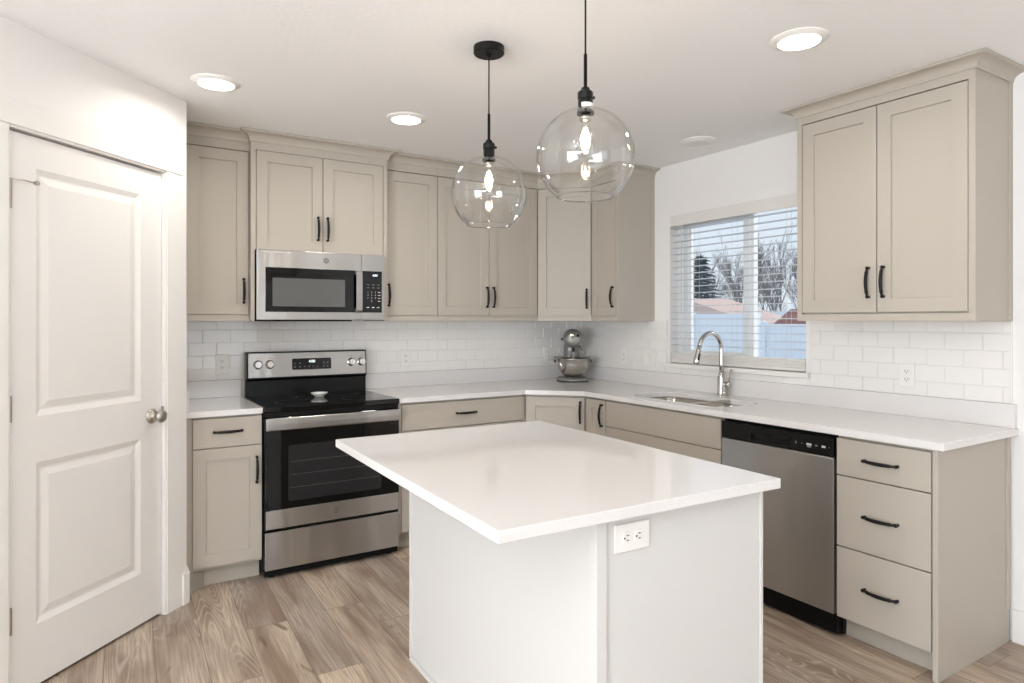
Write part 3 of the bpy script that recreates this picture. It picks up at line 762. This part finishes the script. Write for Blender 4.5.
# dish on the cooktop
bm = NB()
vs = []
prof = [(0.001, 0.004), (0.020, 0.003), (0.021, 0.0), (0.026, 0.0), (0.028, 0.005), (0.043, 0.018), (0.049, 0.026), (0.046, 0.026), (0.036, 0.015), (0.022, 0.008), (0.001, 0.007)]
for i_, (r, h) in enumerate(prof):
    vs.append([(r*(1+0.06*math.cos(4*2*PI*k/32)*(r > 0.04))*math.cos(2*PI*k/32), r*math.sin(2*PI*k/32), h) for k in range(32)])
loft(bm, vs)
tag(obj('dish', bm, M['porcelain'], None, smooth=True, loc=(-2.195, -0.325, 0.9168)), 'small white porcelain dish standing on the black glass cooktop', 'dish')

# ================================================================ MICROWAVE
MX0, MX1 = -2.569, -1.811; MW = MX1-MX0; MH = 0.3985
t = thing('microwave', 'stainless over-the-range microwave mounted above the stove', 'microwave', (MX0, -0.405, 1.376))
bm = NB(); box(bm, 0, MW, 0.022, 0.395, 0.004, MH); obj('microwave_body', bm, M['matte_black'], t)
bm = NB(); box(bm, 0.03, MW-0.20, 0.03, 0.36, -0.006, 0.004); obj('vent_filter', bm, M['matte_black'], t)
DX = 0.612
bm = NB(); box(bm, 0.001, DX-0.001, 0, 0.0215, 0.002, MH+0.003)
mdr = obj('microwave_door', bm, M['steel'], t, bevel=0.003)
bm = NB(); box(bm, 0.048, DX-0.002, -0.0015, 0.001, 0.048, 0.302); gl = obj('door_glass', bm, M['black_glass'], mdr, bevel=0.0006)
bm = NB(); box(bm, 0.086, 0.505, -0.0022, -0.0014, 0.080, 0.242); obj('door_window', bm, M['win_grey'], mdr)
bm = NB(); prof_x(bm, [(-0.001, 0.052), (-0.026, 0.052), (-0.032, 0.062), (-0.036, 0.110), (-0.036, 0.240), (-0.032, 0.290), (-0.026, 0.300), (-0.001, 0.300), (-0.001, 0.280), (-0.020, 0.280), (-0.026, 0.235), (-0.026, 0.115), (-0.020, 0.072), (-0.001, 0.072)], 0.566, 0.603)
hd = obj('door_handle', bm, M['steel'], mdr, bevel=0.002)
bm = NB(); box(bm, DX+0.001, MW-0.001, 0, 0.0215, 0.002, MH+0.003); cp = obj('control_panel', bm, M['steel'], t, bevel=0.003)
bm = NB(); box(bm, DX+0.002, MW-0.020, -0.0015, 0.001, 0.048, 0.302); kp = obj('keypad', bm, M['black_glass'], cp, bevel=0.0006)
stext('clock_digits', '4:01', 0.020, M['digits'], kp, (DX+0.082, -0.002, 0.276))
rows = [('1', '2', '3'), ('4', '5', '6'), ('7', '8', '9'), ('', '0', '')]
for i in range(3):
    for j in range(2):
        bm = NB(); box(bm, DX+0.028+i*0.033, DX+0.046+i*0.033, -0.0019, -0.0014, 0.216-j*0.018, 0.220-j*0.018); obj('key_mark', bm, M['mark_grey'], kp)
for j, rw in enumerate(rows):
    for i, s_ in enumerate(rw):
        if s_: stext('key_digit', s_, 0.013, M['mark'], kp, (DX+0.036+i*0.024, -0.0018, 0.172-j*0.018))
    bm = NB(); box(bm, DX+0.100, DX+0.116, -0.0019, -0.0014, 0.170-j*0.018, 0.174-j*0.018); obj('key_mark', bm, M['mark'], kp)
for i, s_ in enumerate(('-', '0', '+')):
    bm = NB(); box(bm, DX+0.028+i*0.033, DX+0.044+i*0.033, -0.0019, -0.0014, 0.076, 0.082); obj('key_mark', bm, M['mark'], kp)
badge(mdr, 0.392, -0.0006, 0.353, 0.0165)

# ================================================================ DISHWASHER
t = thing('dishwasher', 'stainless dishwasher with a black control strip right of the sink', 'dishwasher', (-0.635, -2.0200, 0), -PI/2)
DWW = 0.610
bm = NB(); box(bm, 0.004, DWW-0.004, 0.026, 0.60, 0.015, 0.872); obj('dishwasher_body', bm, M['matte_black'], t)
bm = NB(); box(bm, 0.006, DWW-0.006, 0, 0.026, 0.106, 0.780); obj('dishwasher_door', bm, M['steel'], t, bevel=0.003)
bm = NB(); box(bm, 0.006, DWW-0.006, -0.002, 0.026, 0.783, 0.866); cp = obj('control_strip', bm, M['black'], t)
cb = NB(); box(cb, 0.180, 0.400, -0.01, 0.016, 0.797, 0.838); cut(cp, [cb])
b = cp.modifiers.new('bevel', 'BEVEL'); b.width = 0.003; b.segments = 2; b.limit_method = 'ANGLE'
bm = NB(); box(bm, 0.182, 0.398, -0.004, 0.004, 0.826, 0.838); obj('pocket_lip', bm, M['black_glass'], cp, bevel=0.002)
for i, (xx, ww, hh) in enumerate(((0.425, 0.008, 0.012), (0.455, 0.010, 0.003), (0.490, 0.024, 0.009), (0.490, 0.020, 0.003), (0.525, 0.012, 0.008), (0.560, 0.018, 0.009), (0.585, 0.006, 0.003))):
    zz = 0.822 if i != 3 else 0.812
    bm = NB(); box(bm, xx-ww/2, xx+ww/2, -0.0026, -0.0019, zz-hh/2, zz+hh/2); obj('key_mark', bm, M['mark'] if ww > 0.017 else M['mark_grey'], cp)
bm = NB(); box(bm, 0.006, DWW+0.0, 0.062, 0.085, 0.008, 0.104); obj('toe_kick', bm, M['black'], t)

# ================================================================ ISLAND
IX, IY, IR = -2.0894, -2.423, -0.0303
t = thing('island', 'white kitchen island base with smooth panels in the middle of the floor', 'kitchen island', (IX, IY, 0), IR)
W2, L2 = 0.4716, 0.6426
bx0, bx1, by0, by1 = -0.172, 0.448, -0.603, L2-0.006
bm = NB(); box(bm, bx0+0.006, bx1-0.003, by0+0.006, by1-0.006, 0, CB); obj('island_body', bm, M['island'], t)
bm = NB()
box(bm, bx0, bx0+0.034, by0, by0+0.034, 0, CB); obj('corner_post', bm, M['island'], t, bevel=0.002)
bm = NB(); box(bm, bx0, bx0+0.022, by1-0.022, by1, 0, CB); obj('corner_post', bm, M['island'], t, bevel=0.002)
bm = NB(); box(bm, bx1-0.012, bx1, by0+0.003, by0+0.014, 0, CB); obj('corner_post', bm, M['island'], t, bevel=0.001)
bm = NB(); box(bm, bx0-0.012, bx0+0.006, by0+0.050, by1-0.03, 0.0, 0.012); obj('shoe_molding', bm, M['island'], t, bevel=0.004)
bm = NB(); box(bm, -W2, W2, -L2, L2, CB+0.0005, CT)
o = obj('island_worktop', bm, M['quartz'], None, bevel=0.002, loc=(IX, IY, 0), rot=(0, 0, IR)); tag(o, 'large rectangular white quartz top overhanging the island', 'countertop')

# ================================================================ OUTLETS
def outlet(label, loc, rz, horizontal=False, kind='outlet', cat='outlet', group=None):
    t = thing('wall_'+kind if kind != 'outlet' else 'outlet', label, cat, loc, rz, group)
    ry = PI/2 if horizontal else 0
    wd = 0.036 if kind == 'outlet' else 0.059
    bm = NB(); box(bm, -wd, wd, -0.006, 0, -0.0585, 0.0585)
    o = obj('cover_plate', bm, M['plastic'], t, bevel=0.003, seg=2); o.rotation_euler = (0, ry, 0)
    if kind == 'outlet':
        for s in (-1, 1):
            bm = NB(); pts = [(0.0165*math.cos(a), 0.0165*math.sin(a)*1.0) for a in [2*PI*k/24 for k in range(24)]]
            pts = [(max(-0.0165, min(0.0165, x)), max(-0.0135, min(0.0135, z))) for x, z in pts]
            ring0 = [(x, -0.0055, z+s*0.0195) for x, z in pts]; ring1 = [(x*0.97, -0.0082, z*0.97+s*0.0195) for x, z in pts]
            loft(bm, [ring0, ring1]); rc = obj('receptacle', bm, M['plastic'], o)
            bm = NB(); z = s*0.0195
            box(bm, -0.0075, -0.0050, -0.0086, -0.008, z-0.002, z+0.006); box(bm, 0.0050, 0.0075, -0.0086, -0.008, z-0.002, z+0.006)
            lathe(bm, [(0, 0), (0.0026, 0), (0.0026, 0.0006), (0, 0.0006)], 12, (0, -0.008, z-0.008), axis='y')
            obj('slots', bm, M['slot'], rc)
    else:
        for s in (-1, 1):
            bm = NB(); box(bm, s*0.023-0.0165, s*0.023+0.0165, -0.0095, -0.005, -0.033, 0.033); obj('rocker_switch', bm, M['plastic'], o, bevel=0.002)
    return t
yT = -0.0095
outlet('white wall outlet on the tiles left of the range', (-2.690, yT, 1.112), 0)
outlet('white wall outlet on the tiles just right of the range', (-1.505, yT, 1.112), 0)
outlet('white wall outlet on the back tiles left of the stand mixer', (-0.289, yT, 1.108), 0)
outlet('white wall outlet on the right wall between mixer and light switch', (yT, -0.600, 1.108), -PI/2)
outlet('white double light switch left of the window', (yT, -0.868, 1.112), -PI/2, kind='switch', cat='switch')
outlet('white wall outlet on the tiles under the right wall cabinet', (yT, -2.614, 1.110), -PI/2)
rI = Matrix.Rotation(IR, 4, 'Z'); q = Vector((IX, IY, 0))+rI @ Vector((-0.056, by0+0.0058, 0.822))
outlet('white outlet mounted sideways on the white island panel', q, IR, horizontal=True)

# ================================================================ STAND MIXER  (local front = -y)
t = thing('stand_mixer', 'silver bowl-lift stand mixer in the corner of the worktop', 'mixer', (-0.235, -0.262, CT+0.0003), -R(33))
def ell(bm, rows, n=28):
    """rows: (cx, cy, z, rx, ry) stacked ellipses"""
    loft(bm, [[(c+rx*math.cos(2*PI*k/n), d+ry*math.sin(2*PI*k/n), z) for k in range(n)] for c, d, z, rx, ry in rows])
bm = NB(); ell(bm, [(0, 0.0, 0.0, 0.118, 0.150), (0, 0, 0.004, 0.124, 0.156), (0, 0, 0.016, 0.124, 0.156), (0, 0.005, 0.026, 0.112, 0.146), (0, 0.01, 0.034, 0.070, 0.120), (0, 0.01, 0.036, 0.03, 0.05)])
o = obj('mixer_base', bm, M['mixer'], t); smooth_by_angle(o)
bm = NB(); ell(bm, [(0, 0, -0.0, 0.122, 0.154), (0, 0, 0.007, 0.1255, 0.1575), (0, 0, 0.0085, 0.1255, 0.1575)]); o = obj('rubber_foot', bm, M['black'], t)
bm = NB(); ell(bm, [(0, 0.105, 0.03, 0.062, 0.050), (0, 0.105, 0.10, 0.062, 0.042), (0, 0.105, 0.22, 0.062, 0.042), (0, 0.095, 0.28, 0.060, 0.056)]); o = obj('column', bm, M['mixer'], t, smooth=True)
bm = NB()
rings = []
for k, y in enumerate([-0.150, -0.146, -0.130, -0.10, -0.05, 0.0, 0.05, 0.10, 0.140, 0.165, 0.175]):
    s = [0.35, 0.62, 0.86, 0.97, 1.0, 1.0, 0.99, 0.94, 0.78, 0.5, 0.15][k]
    rings.append([(0.073*s*math.cos(2*PI*i/28), y, 0.326+0.072*s*math.sin(2*PI*i/28)) for i in range(28)])
loft(bm, rings); hd = obj('motor_head', bm, M['mixer'], t, smooth=True)
bm = NB(); lathe(bm, [(0, 0), (0.022, 0), (0.022, 0.010), (0.018, 0.013), (0, 0.014)], 24, (-0.012, -0.144, 0.350), axis='y'); o = obj('attachment_hub_cap', bm, M['chrome'], hd, smooth=True)
bm = NB(); lathe(bm, [(0, 0), (0.008, 0), (0.010, 0.018), (0.010, 0.024), (0, 0.026)], 14, (0.026, -0.140, 0.348), axis='y'); obj('hub_knob', bm, M['black'], hd, smooth=True)
rings = []
for y, s in ((-0.125, 0.90), (-0.08, 0.995), (0.02, 1.02), (0.12, 0.90)):
    rings.append([(0.0745*s*math.cos(2*PI*i/28)*(0.95), y, 0.326+0.072*s*max(-0.42, min(-0.26, math.sin(2*PI*i/28)))) for i in range(28)])
bm = NB(); loft(bm, rings); obj('trim_band', bm, M['chrome'], hd)
bm = NB(); tube(bm, [(-0.058, 0.0, 0.320), (-0.080, -0.006, 0.318)], [0.003, 0.003], 8); lathe(bm, [(0, 0), (0.008, 0.002), (0.009, 0.012), (0, 0.014)], 12, (-0.082, 0.002, 0.318), axis='y'); obj('speed_lever', bm, M['black'], hd)
bm = NB(); lathe(bm, [(0.030, 0.285), (0.033, 0.272), (0.022, 0.262), (0.012, 0.255), (0.012, 0.225), (0, 0.224)], 20, (0, -0.080, 0)); obj('planetary_hub', bm, M['chrome'], t, smooth=True)
bm = NB(); bc = (0, -0.060)
lathe(bm, [(0.001, 0.040), (0.060, 0.042), (0.092, 0.062), (0.111, 0.095), (0.119, 0.135), (0.121, 0.170), (0.125, 0.172), (0.125, 0.176), (0.119, 0.176), (0.116, 0.135), (0.107, 0.097), (0.088, 0.066), (0.001, 0.046)], 36, (bc[0], bc[1], 0))
bw = obj('bowl', bm, M['steel_dark'], t, smooth=True)
bm = NB(); tube(bm, [(-0.116, -0.075, 0.160), (-0.126, -0.140, 0.160), (-0.104, -0.175, 0.148), (-0.092, -0.172, 0.110), (-0.080, -0.140, 0.075)], [0.010, 0.010, 0.010, 0.010, 0.009], 10, sx=0.5); obj('bowl_handle', bm, M['chrome'], bw, smooth=True)
for s in (-1, 1):
    bm = NB(); box(bm, s*0.138-0.010, s*0.138+0.010, -0.085, 0.110, 0.176, 0.190); box(bm, min(s*0.138, s*0.035), max(s*0.138, s*0.035), 0.085, 0.110, 0.172, 0.194)
    am = obj('lift_arm', bm, M['mixer'], t, bevel=0.004); am.location = (0, 0, -0.012)
    bm = NB(); lathe(bm, [(0, 0), (0.008, 0), (0.008, 0.022), (0, 0.024)], 12, (s*0.138, -0.060, 0.156)); obj('bowl_pin', bm, M['black'], am)
bm = NB(); tube(bm, [(0, -0.08, 0.230), (0, -0.08, 0.180), (0.040, -0.08, 0.150), (0.045, -0.08, 0.090), (0, -0.08, 0.060), (-0.045, -0.08, 0.090), (-0.040, -0.08, 0.150), (0, -0.08, 0.180)], 0.006, 8); obj('beater', bm, M['mixer'], t)
bm = NB(); tube(bm, [(0.054, 0.095, 0.285), (0.085, 0.085, 0.215), (0.110, 0.075, 0.205)], [0.006, 0.005, 0.006], 8); obj('lift_lever', bm, M['chrome'], t, smooth=True)

# ================================================================ BLIND
t = thing('window_blind', 'white horizontal slat blind with open slats hanging in the kitchen window', 'blind', (0.030, (WY0+WY1)/2, 0))
hw = (WY1-WY0)/2-0.006
bm = NB(); box(bm, -0.034, -0.022, -hw-0.002, hw+0.002, 2.016, 2.0915); box(bm, -0.022, 0.030, -hw, hw, 2.045, 2.0915); obj('valance', bm, M['rail'], t, bevel=0.0015)
bm = NB(); z = 2.002; zs = []
while z > 1.19: zs.append(z); z -= 0.0440
for z in zs:
    vs = [bm.verts.new(p) for y in (-hw, hw) for p in ((-0.024, y, z-0.0005), (0, y, z+0.0015), (0.026, y, z), (0.026, y, z-0.003), (0, y, z-0.0015), (-0.024, y, z-0.0035))]
    a, b_ = vs[:6], vs[6:]
    bm.faces.new(a); bm.faces.new(b_[::-1])
    for i in range(6): bm.faces.new([a[i], b_[i], b_[(i+1) % 6], a[(i+1) % 6]])

obj('slats', bm, M['slat'], t)
bm = NB(); box(bm, -0.026, 0.027, -hw, hw, 1.090, 1.108)
for k in range(4): box(bm, -0.025, 0.026, -hw, hw, 1.110+k*0.0125, 1.1195+k*0.0125)
box(bm, -0.02, 0.02, -hw+0.01, hw-0.01, 1.10, 1.155)
obj('bottom_rail', bm, M['rail'], t, bevel=0.002)
for yy in (-0.385, -0.005+0.0, 0.300):
    bm = NB(); tube(bm, [(-0.0255, yy, 2.04), (-0.0265, yy, 1.113)], 0.0010, 6); tube(bm, [(0.028, yy+0.004, 2.04), (0.0285, yy+0.004, 1.113)], 0.0010, 6); obj('ladder_cord', bm, M['cord'], t)
bm = NB(); tube(bm, [(-0.030, hw-0.100, 2.035), (-0.031, hw-0.100, 1.42)], 0.004, 6); obj('tilt_wand', bm, M['slat'], t)

# ================================================================ CEILING LAMPS
def can(label, x, y, lit=True):
    t = thing('ceiling_light', label, 'ceiling light', (x, y, H-0.0002), 0)
    bm = NB(); lathe(bm, [(0.001, 0), (0.103, 0), (0.103, -0.003), (0.098, -0.006), (0.076, -0.013), (0.074, -0.009), (0.001, -0.009)], 48); o = obj('trim_ring', bm, M['trim'], t); smooth_by_angle(o)
    bm = NB(); lathe(bm, [(0.0735, -0.0095), (0.0735, -0.0125), (0.060, -0.0145), (0.001, -0.0155)], 48); obj('lens', bm, M['lens'] if lit else M['lens_off'], t, smooth=True)
    if lit:
        d = bpy.data.lights.new('lamp_light', 'AREA'); d.shape = 'DISK'; d.size = 0.14; d.energy = 3.0; d.spread = R(165); d.color = (1.0, 0.965, 0.92)
        l = bpy.data.objects.new('lamp_light', d); C.objects.link(l); l.location = (x, y, H-0.020)
    return t
can('lit round ceiling light nearest the pantry door', -2.873, -1.093)
can('lit round ceiling light in front of the cabinet right of the microwave', -1.949, -1.063)
can('lit round ceiling light in front of the right wall cabinet', -1.073, -2.756)
can('unlit round ceiling fitting near the window', -0.310, -1.577, False)
for x_, y_ in ((-3.4, -3.4), (-4.6, -5.6), (-2.2, -5.6)):
    d = bpy.data.lights.new('room_light', 'AREA'); d.shape = 'DISK'; d.size = 0.14; d.energy = 2.6; d.color = (1.0, 0.975, 0.95)
    l = bpy.data.objects.new('room_light', d); C.objects.link(l); l.location = (x_, y_, H-0.003)

# ---- pendants
def pendant(label, x, y, zc, sticker=False):
    t = thing('pendant_light', label, 'pendant light', (x, y, zc))
    top = H-zc
    bm = NB(); lathe(bm, [(0, top-0.0004), (0.060, top-0.0004), (0.060, top-0.026), (0.056, top-0.030), (0, top-0.030)], 40); o = obj('canopy', bm, M['black_metal'], t); smooth_by_angle(o)
    bm = NB(); lathe(bm, [(0, 0), (0.006, 0), (0.006, -0.012), (0, -0.013)], 12, (-0.014, -0.012, top-0.030)); lathe(bm, [(0, 0), (0.008, 0), (0.008, -0.014), (0, -0.014)], 12, (0, 0, top-0.030)); obj('cord_grip', bm, M['black'], o)
    bm = NB(); lathe(bm, [(0.0028, top-0.03), (0.0028, 0.300)], 10); obj('cord', bm, M['black_metal'], t, smooth=True)
    bm = NB(); lathe(bm, [(0, 0.312), (0.0055, 0.311), (0.0055, 0.212), (0.013, 0.208), (0.013, 0.198), (0, 0.197)], 14); obj('stem', bm, M['black_metal'], t, smooth=True)
    bm = NB(); lathe(bm, [(0, 0.200), (0.019, 0.199), (0.0235, 0.194), (0.0235, 0.176), (0.0215, 0.174), (0.0225, 0.172), (0.0225, 0.138), (0.026, 0.136), (0.026, 0.128), (0, 0.128)], 28)
    sk = obj('socket', bm, M['black_metal'], t); smooth_by_angle(sk)
    bm = NB(); lathe(bm, [(0, 0), (0.005, 0), (0.005, 0.010), (0, 0.011)], 10, (0.0235, 0, 0.185), axis='x'); obj('socket_screw', bm, M['black'], sk)
    if sticker:
        bm = NB(); a0 = R(-160); n = 12
        loft(bm, [[(0.0228*math.cos(a0+k*R(110)/n), 0.0228*math.sin(a0+k*R(110)/n), z) for k in range(n+1)] for z in (0.142, 0.160)], cap=False, close=False)
        s = obj('paper_label', bm, M['plastic'], sk)
    bm = NB(); lathe(bm, [(0, 0.128), (0.018, 0.128), (0.018, 0.108), (0, 0.107)], 20); obj('lamp_holder', bm, M['nickel'], t, smooth=True)
    # glass globe with an open bottom
    bm = NB(); r = 0.148; outer = []; a_top = math.asin(0.022/r); a_bot = PI-math.asin(0.084/r)
    for k in range(41):
        a = a_top+(a_bot-a_top)*k/40; outer.append((r*math.sin(a), r*math.cos(a)))
    ri = r-0.0025; inner = [(ri*math.sin(a_top+(a_bot-a_top)*k/40), ri*math.cos(a_top+(a_bot-a_top)*k/40)) for k in range(41)][::-1]
    pf = outer+inner; pf.append(pf[0])
    lathe(bm, pf, 72); bmesh.ops.remove_doubles(bm, verts=bm.verts, dist=1e-6)
    lathe(bm, [(0.084+0.0028*math.cos(2*PI*k/10), -0.1218+0.0028*math.sin(2*PI*k/10)) for k in range(11)], 72)
    obj('glass_globe', bm, M['glass'], t, smooth=True)
    bm = NB(); lathe(bm, [(0.012, 0.108), (0.013, 0.098), (0.018, 0.080), (0.0255, 0.050), (0.027, 0.032), (0.024, 0.016), (0.014, 0.005), (0.0001, 0.002)], 28)
    bl = obj('bulb', bm, M['glass'], t, smooth=True)
    bm = NB()
    for k in range(4):
        a = PI/4+k*PI/2; tube(bm, [(0.003*math.cos(a), 0.003*math.sin(a), 0.088), (0.014*math.cos(a), 0.014*math.sin(a), 0.058), (0.010*math.cos(a), 0.010*math.sin(a), 0.026)], 0.0014, 6)
    obj('filament', bm, M['filament'], bl)
    d = bpy.data.lights.new('bulb_light', 'POINT'); d.energy = 1.5; d.shadow_soft_size = 0.012; d.color = (1.0, 0.86, 0.68)
    l = bpy.data.objects.new('bulb_light', d); C.objects.link(l); l.location = (x, y, zc+0.055)
pendant('clear glass globe pendant farther from the camera, black canopy visible', -2.030, -2.067, 1.867)
pendant('clear glass globe pendant nearer the camera, its canopy out of frame', -2.071, -2.717, 1.868, True)

# ================================================================ OUTSIDE THE WINDOW
GZ = -0.35
bm = NB(); box(bm, 0.3, 70, -25, 70, GZ-0.1, GZ); o = obj('ground', bm, M['snow']); struct(o)
def fence(label, y0, y1, x, top):
    t = thing('fence', label, 'fence', (x, y0, GZ))
    n = max(1, round((y1-y0)/1.83)); L = (y1-y0)/n; h = top-GZ
    for i in range(n):
        bm = NB(); a, b_ = i*L+0.06, (i+1)*L-0.06
        box(bm, -0.018, 0.018, a, b_, 0.10, 0.24); box(bm, -0.018, 0.018, a, b_, h-0.12, h-0.02)
        k = a
        while k < b_-0.01:
            box(bm, -0.011, 0.011, k+0.002, min(k+0.15, b_)-0.002, 0.24, h-0.12); k += 0.15
        obj('fence_panel', bm, M['fence'], t)
    for i in range(n+1):
        bm = NB(); box(bm, -0.06, 0.06, i*L-0.06, i*L+0.06, 0, h); lathe(bm, [(0.085, h), (0.085, h+0.02), (0.0, h+0.06)], 4, (0, i*L, 0)); obj('fence_post', bm, M['fence'], t)
fence('pale vinyl fence with upright boards seen through the left window pane', 5.10, 10.6, 9.0, 1.56)
fence('lower pale vinyl fence seen through the right window pane', 1.5, 4.90, 9.0, 1.33)
def house(name, label, x, ya, yb, yc, yd, apex, eave, roofm, depth=7):
    """gable end facing the kitchen: apex at y in [yb..yc], eaves at ya and yd"""
    t = thing(name, label, 'house', (x, (ya+yd)/2, GZ))
    oy = (ya+yd)/2
    bm = NB()
    e0 = eave-GZ-0.05
    box(bm, 0, depth, ya+0.4-oy, yd-0.4-oy, 0, e0); obj('house_wall', bm, M['siding'], t)
    bm = NB()
    prof = [(ya-oy, e0), (yb-oy, apex-GZ), (yc-oy, apex-GZ), (yd-oy, e0), (yd-oy, e0-0.12), (ya-oy, e0-0.12)]
    a = [bm.verts.new((-0.4, y, z)) for y, z in prof]; b_ = [bm.verts.new((depth+0.4, y, z)) for y, z in prof]; n = len(prof)
    bm.faces.new(a); bm.faces.new(b_[::-1])
    for i in range(n): bm.faces.new([a[i], b_[i], b_[(i+1) % n], a[(i+1) % n]])
    obj('roof', bm, roofm, t)
    bm = NB(); box(bm, -0.05, 0, -0.5, 0.5, e0-1.3, e0-0.4); obj('house_window', bm, M['win_grey'], t)
house('neighbor_house', 'neighbouring house with a weathered pink roof seen through the left pane', 14.0, 8.65, 11.6, 12.6, 16.6, 2.16, 1.36, M['roof_pink'], 1.6)
house('neighbor_house', 'neighbouring house with a red-brown roof at the right edge of the window', 11.5, 1.6, 5.2, 5.72, 6.25, 1.66, 1.31, M['roof_red'], 1.6)
fence('distant pale fence behind the houses', 4.0, 29.0, 20.3, 1.76)
# trees
def branch(bm, p, d, L, r, depth, rng, spread=0.5):
    q = p+d*L
    mid = p+d*L*0.5+Vector((rng.uniform(-1, 1), rng.uniform(-1, 1), 0))*L*0.05
    tube(bm, [p, mid, q], [r, r*0.8, r*0.5], 5 if depth > 3 else 3, cap=False)
    if depth == 0: return
    for k in range(5 if depth > 3 else 4):
        f = rng.uniform(0.30, 1.0); base_ = p+d*L*f
        nd_ = (d+Vector((rng.uniform(-1, 1), rng.uniform(-1, 1), rng.uniform(-0.1, 0.6)))*spread).normalized()
        branch(bm, base_, nd_, L*rng.uniform(0.42, 0.68), r*0.50, depth-1, rng, spread)
_tm = []
for sd_i, spd in ((11, 0.45), (12, 0.62), (13, 0.80)):
    rg_ = random.Random(sd_i); bm = NB()
    branch(bm, Vector((0, 0, 0)), Vector((0, 0, 1)), 0.50, 0.012, 5, rg_, spd)
    hi = max(v.co.z for v in bm.verts); bmesh.ops.scale(bm, vec=(1/hi,)*3, verts=bm.verts)
    for v in bm.verts: v.co.x *= 0.8; v.co.y *= 0.8
    me = bpy.data.meshes.new('bare_tree'); bm.to_mesh(me); bm.free(); me.materials.append(M['bark']); _tm.append(me)
BT = 'leafless grey winter tree in the tangle of bare trees outside the window'
for i, (x, y, h, k) in enumerate(((24.6, 17.0, 6.1, 0), (24.2, 15.3, 5.3, 0), (24.4, 14.1, 4.6, 1),
        (29.5, 24.6, 5.0, 1), (29.5, 21.9, 6.2, 1), (29.8, 19.6, 5.2, 1), (29.2, 17.4, 5.4, 0),
        (37.5, 30.9, 6.2, 2), (37.5, 28.1, 6.0, 2), (37.5, 25.4, 6.0, 2), (37.5, 22.9, 6.0, 2),
        (33, 28.6, 3.3, 2), (33, 26.3, 3.0, 2), (33.4, 24.3, 3.3, 2), (33, 22.4, 3.1, 2), (33.4, 20.6, 3.3, 2), (26.2, 20.4, 2.6, 2), (26.6, 16.9, 2.5, 2),
        (48, 40.5, 7.4, 2), (48, 37.0, 7.2, 2), (48, 34.0, 6.8, 2), (48, 29.4, 6.6, 2))):
    o = bpy.data.objects.new('bare_tree', _tm[k]); C.objects.link(o); o.location = (x, y, GZ); o.scale = (h*1.1, h*1.1, h*1.22); o.rotation_euler = (0, 0, i*1.3)
    tag(o, BT, 'tree', 'bare winter trees behind the houses')
rng = random.Random(5)
t = thing('conifer', 'dark blue-green conifer at the left edge of the window view', 'tree', (23.0, 19.15, GZ))
bm = NB(); tube(bm, [(0, 0, 0), (0, 0, 5.2)], [0.14, 0.02], 8); obj('trunk', bm, M['bark'], t)
bm = NB()
for k in range(170):
    z = 0.6+4.5*k/170; r = (2.1*(1-(z-0.6)/4.9)+0.12)*rng.uniform(0.65, 1.1); a = k*2.4
    d = Vector((math.cos(a), math.sin(a), -0.12))
    p0 = Vector((0, 0, z)); p1 = p0+d*r
    for s in range(7):
        f = 0.2+0.8*s/6; c = p0+(p1-p0)*f
        sd_ = Vector((-d.y, d.x, 0))
        for sg in (-1, 1):
            e = c+sd_*sg*0.26*(1.15-f)+d*0.14+Vector((0, 0, rng.uniform(-0.07, 0.02)))
            v = [bm.verts.new(c+Vector((0, 0, 0.02))), bm.verts.new(c-Vector((0, 0, 0.05))-d*0.02), bm.verts.new(e)]
            bm.faces.new(v)
    tube(bm, [p0, p1], [0.03, 0.012], 4, cap=False)
obj('foliage', bm, M['needle'], t)
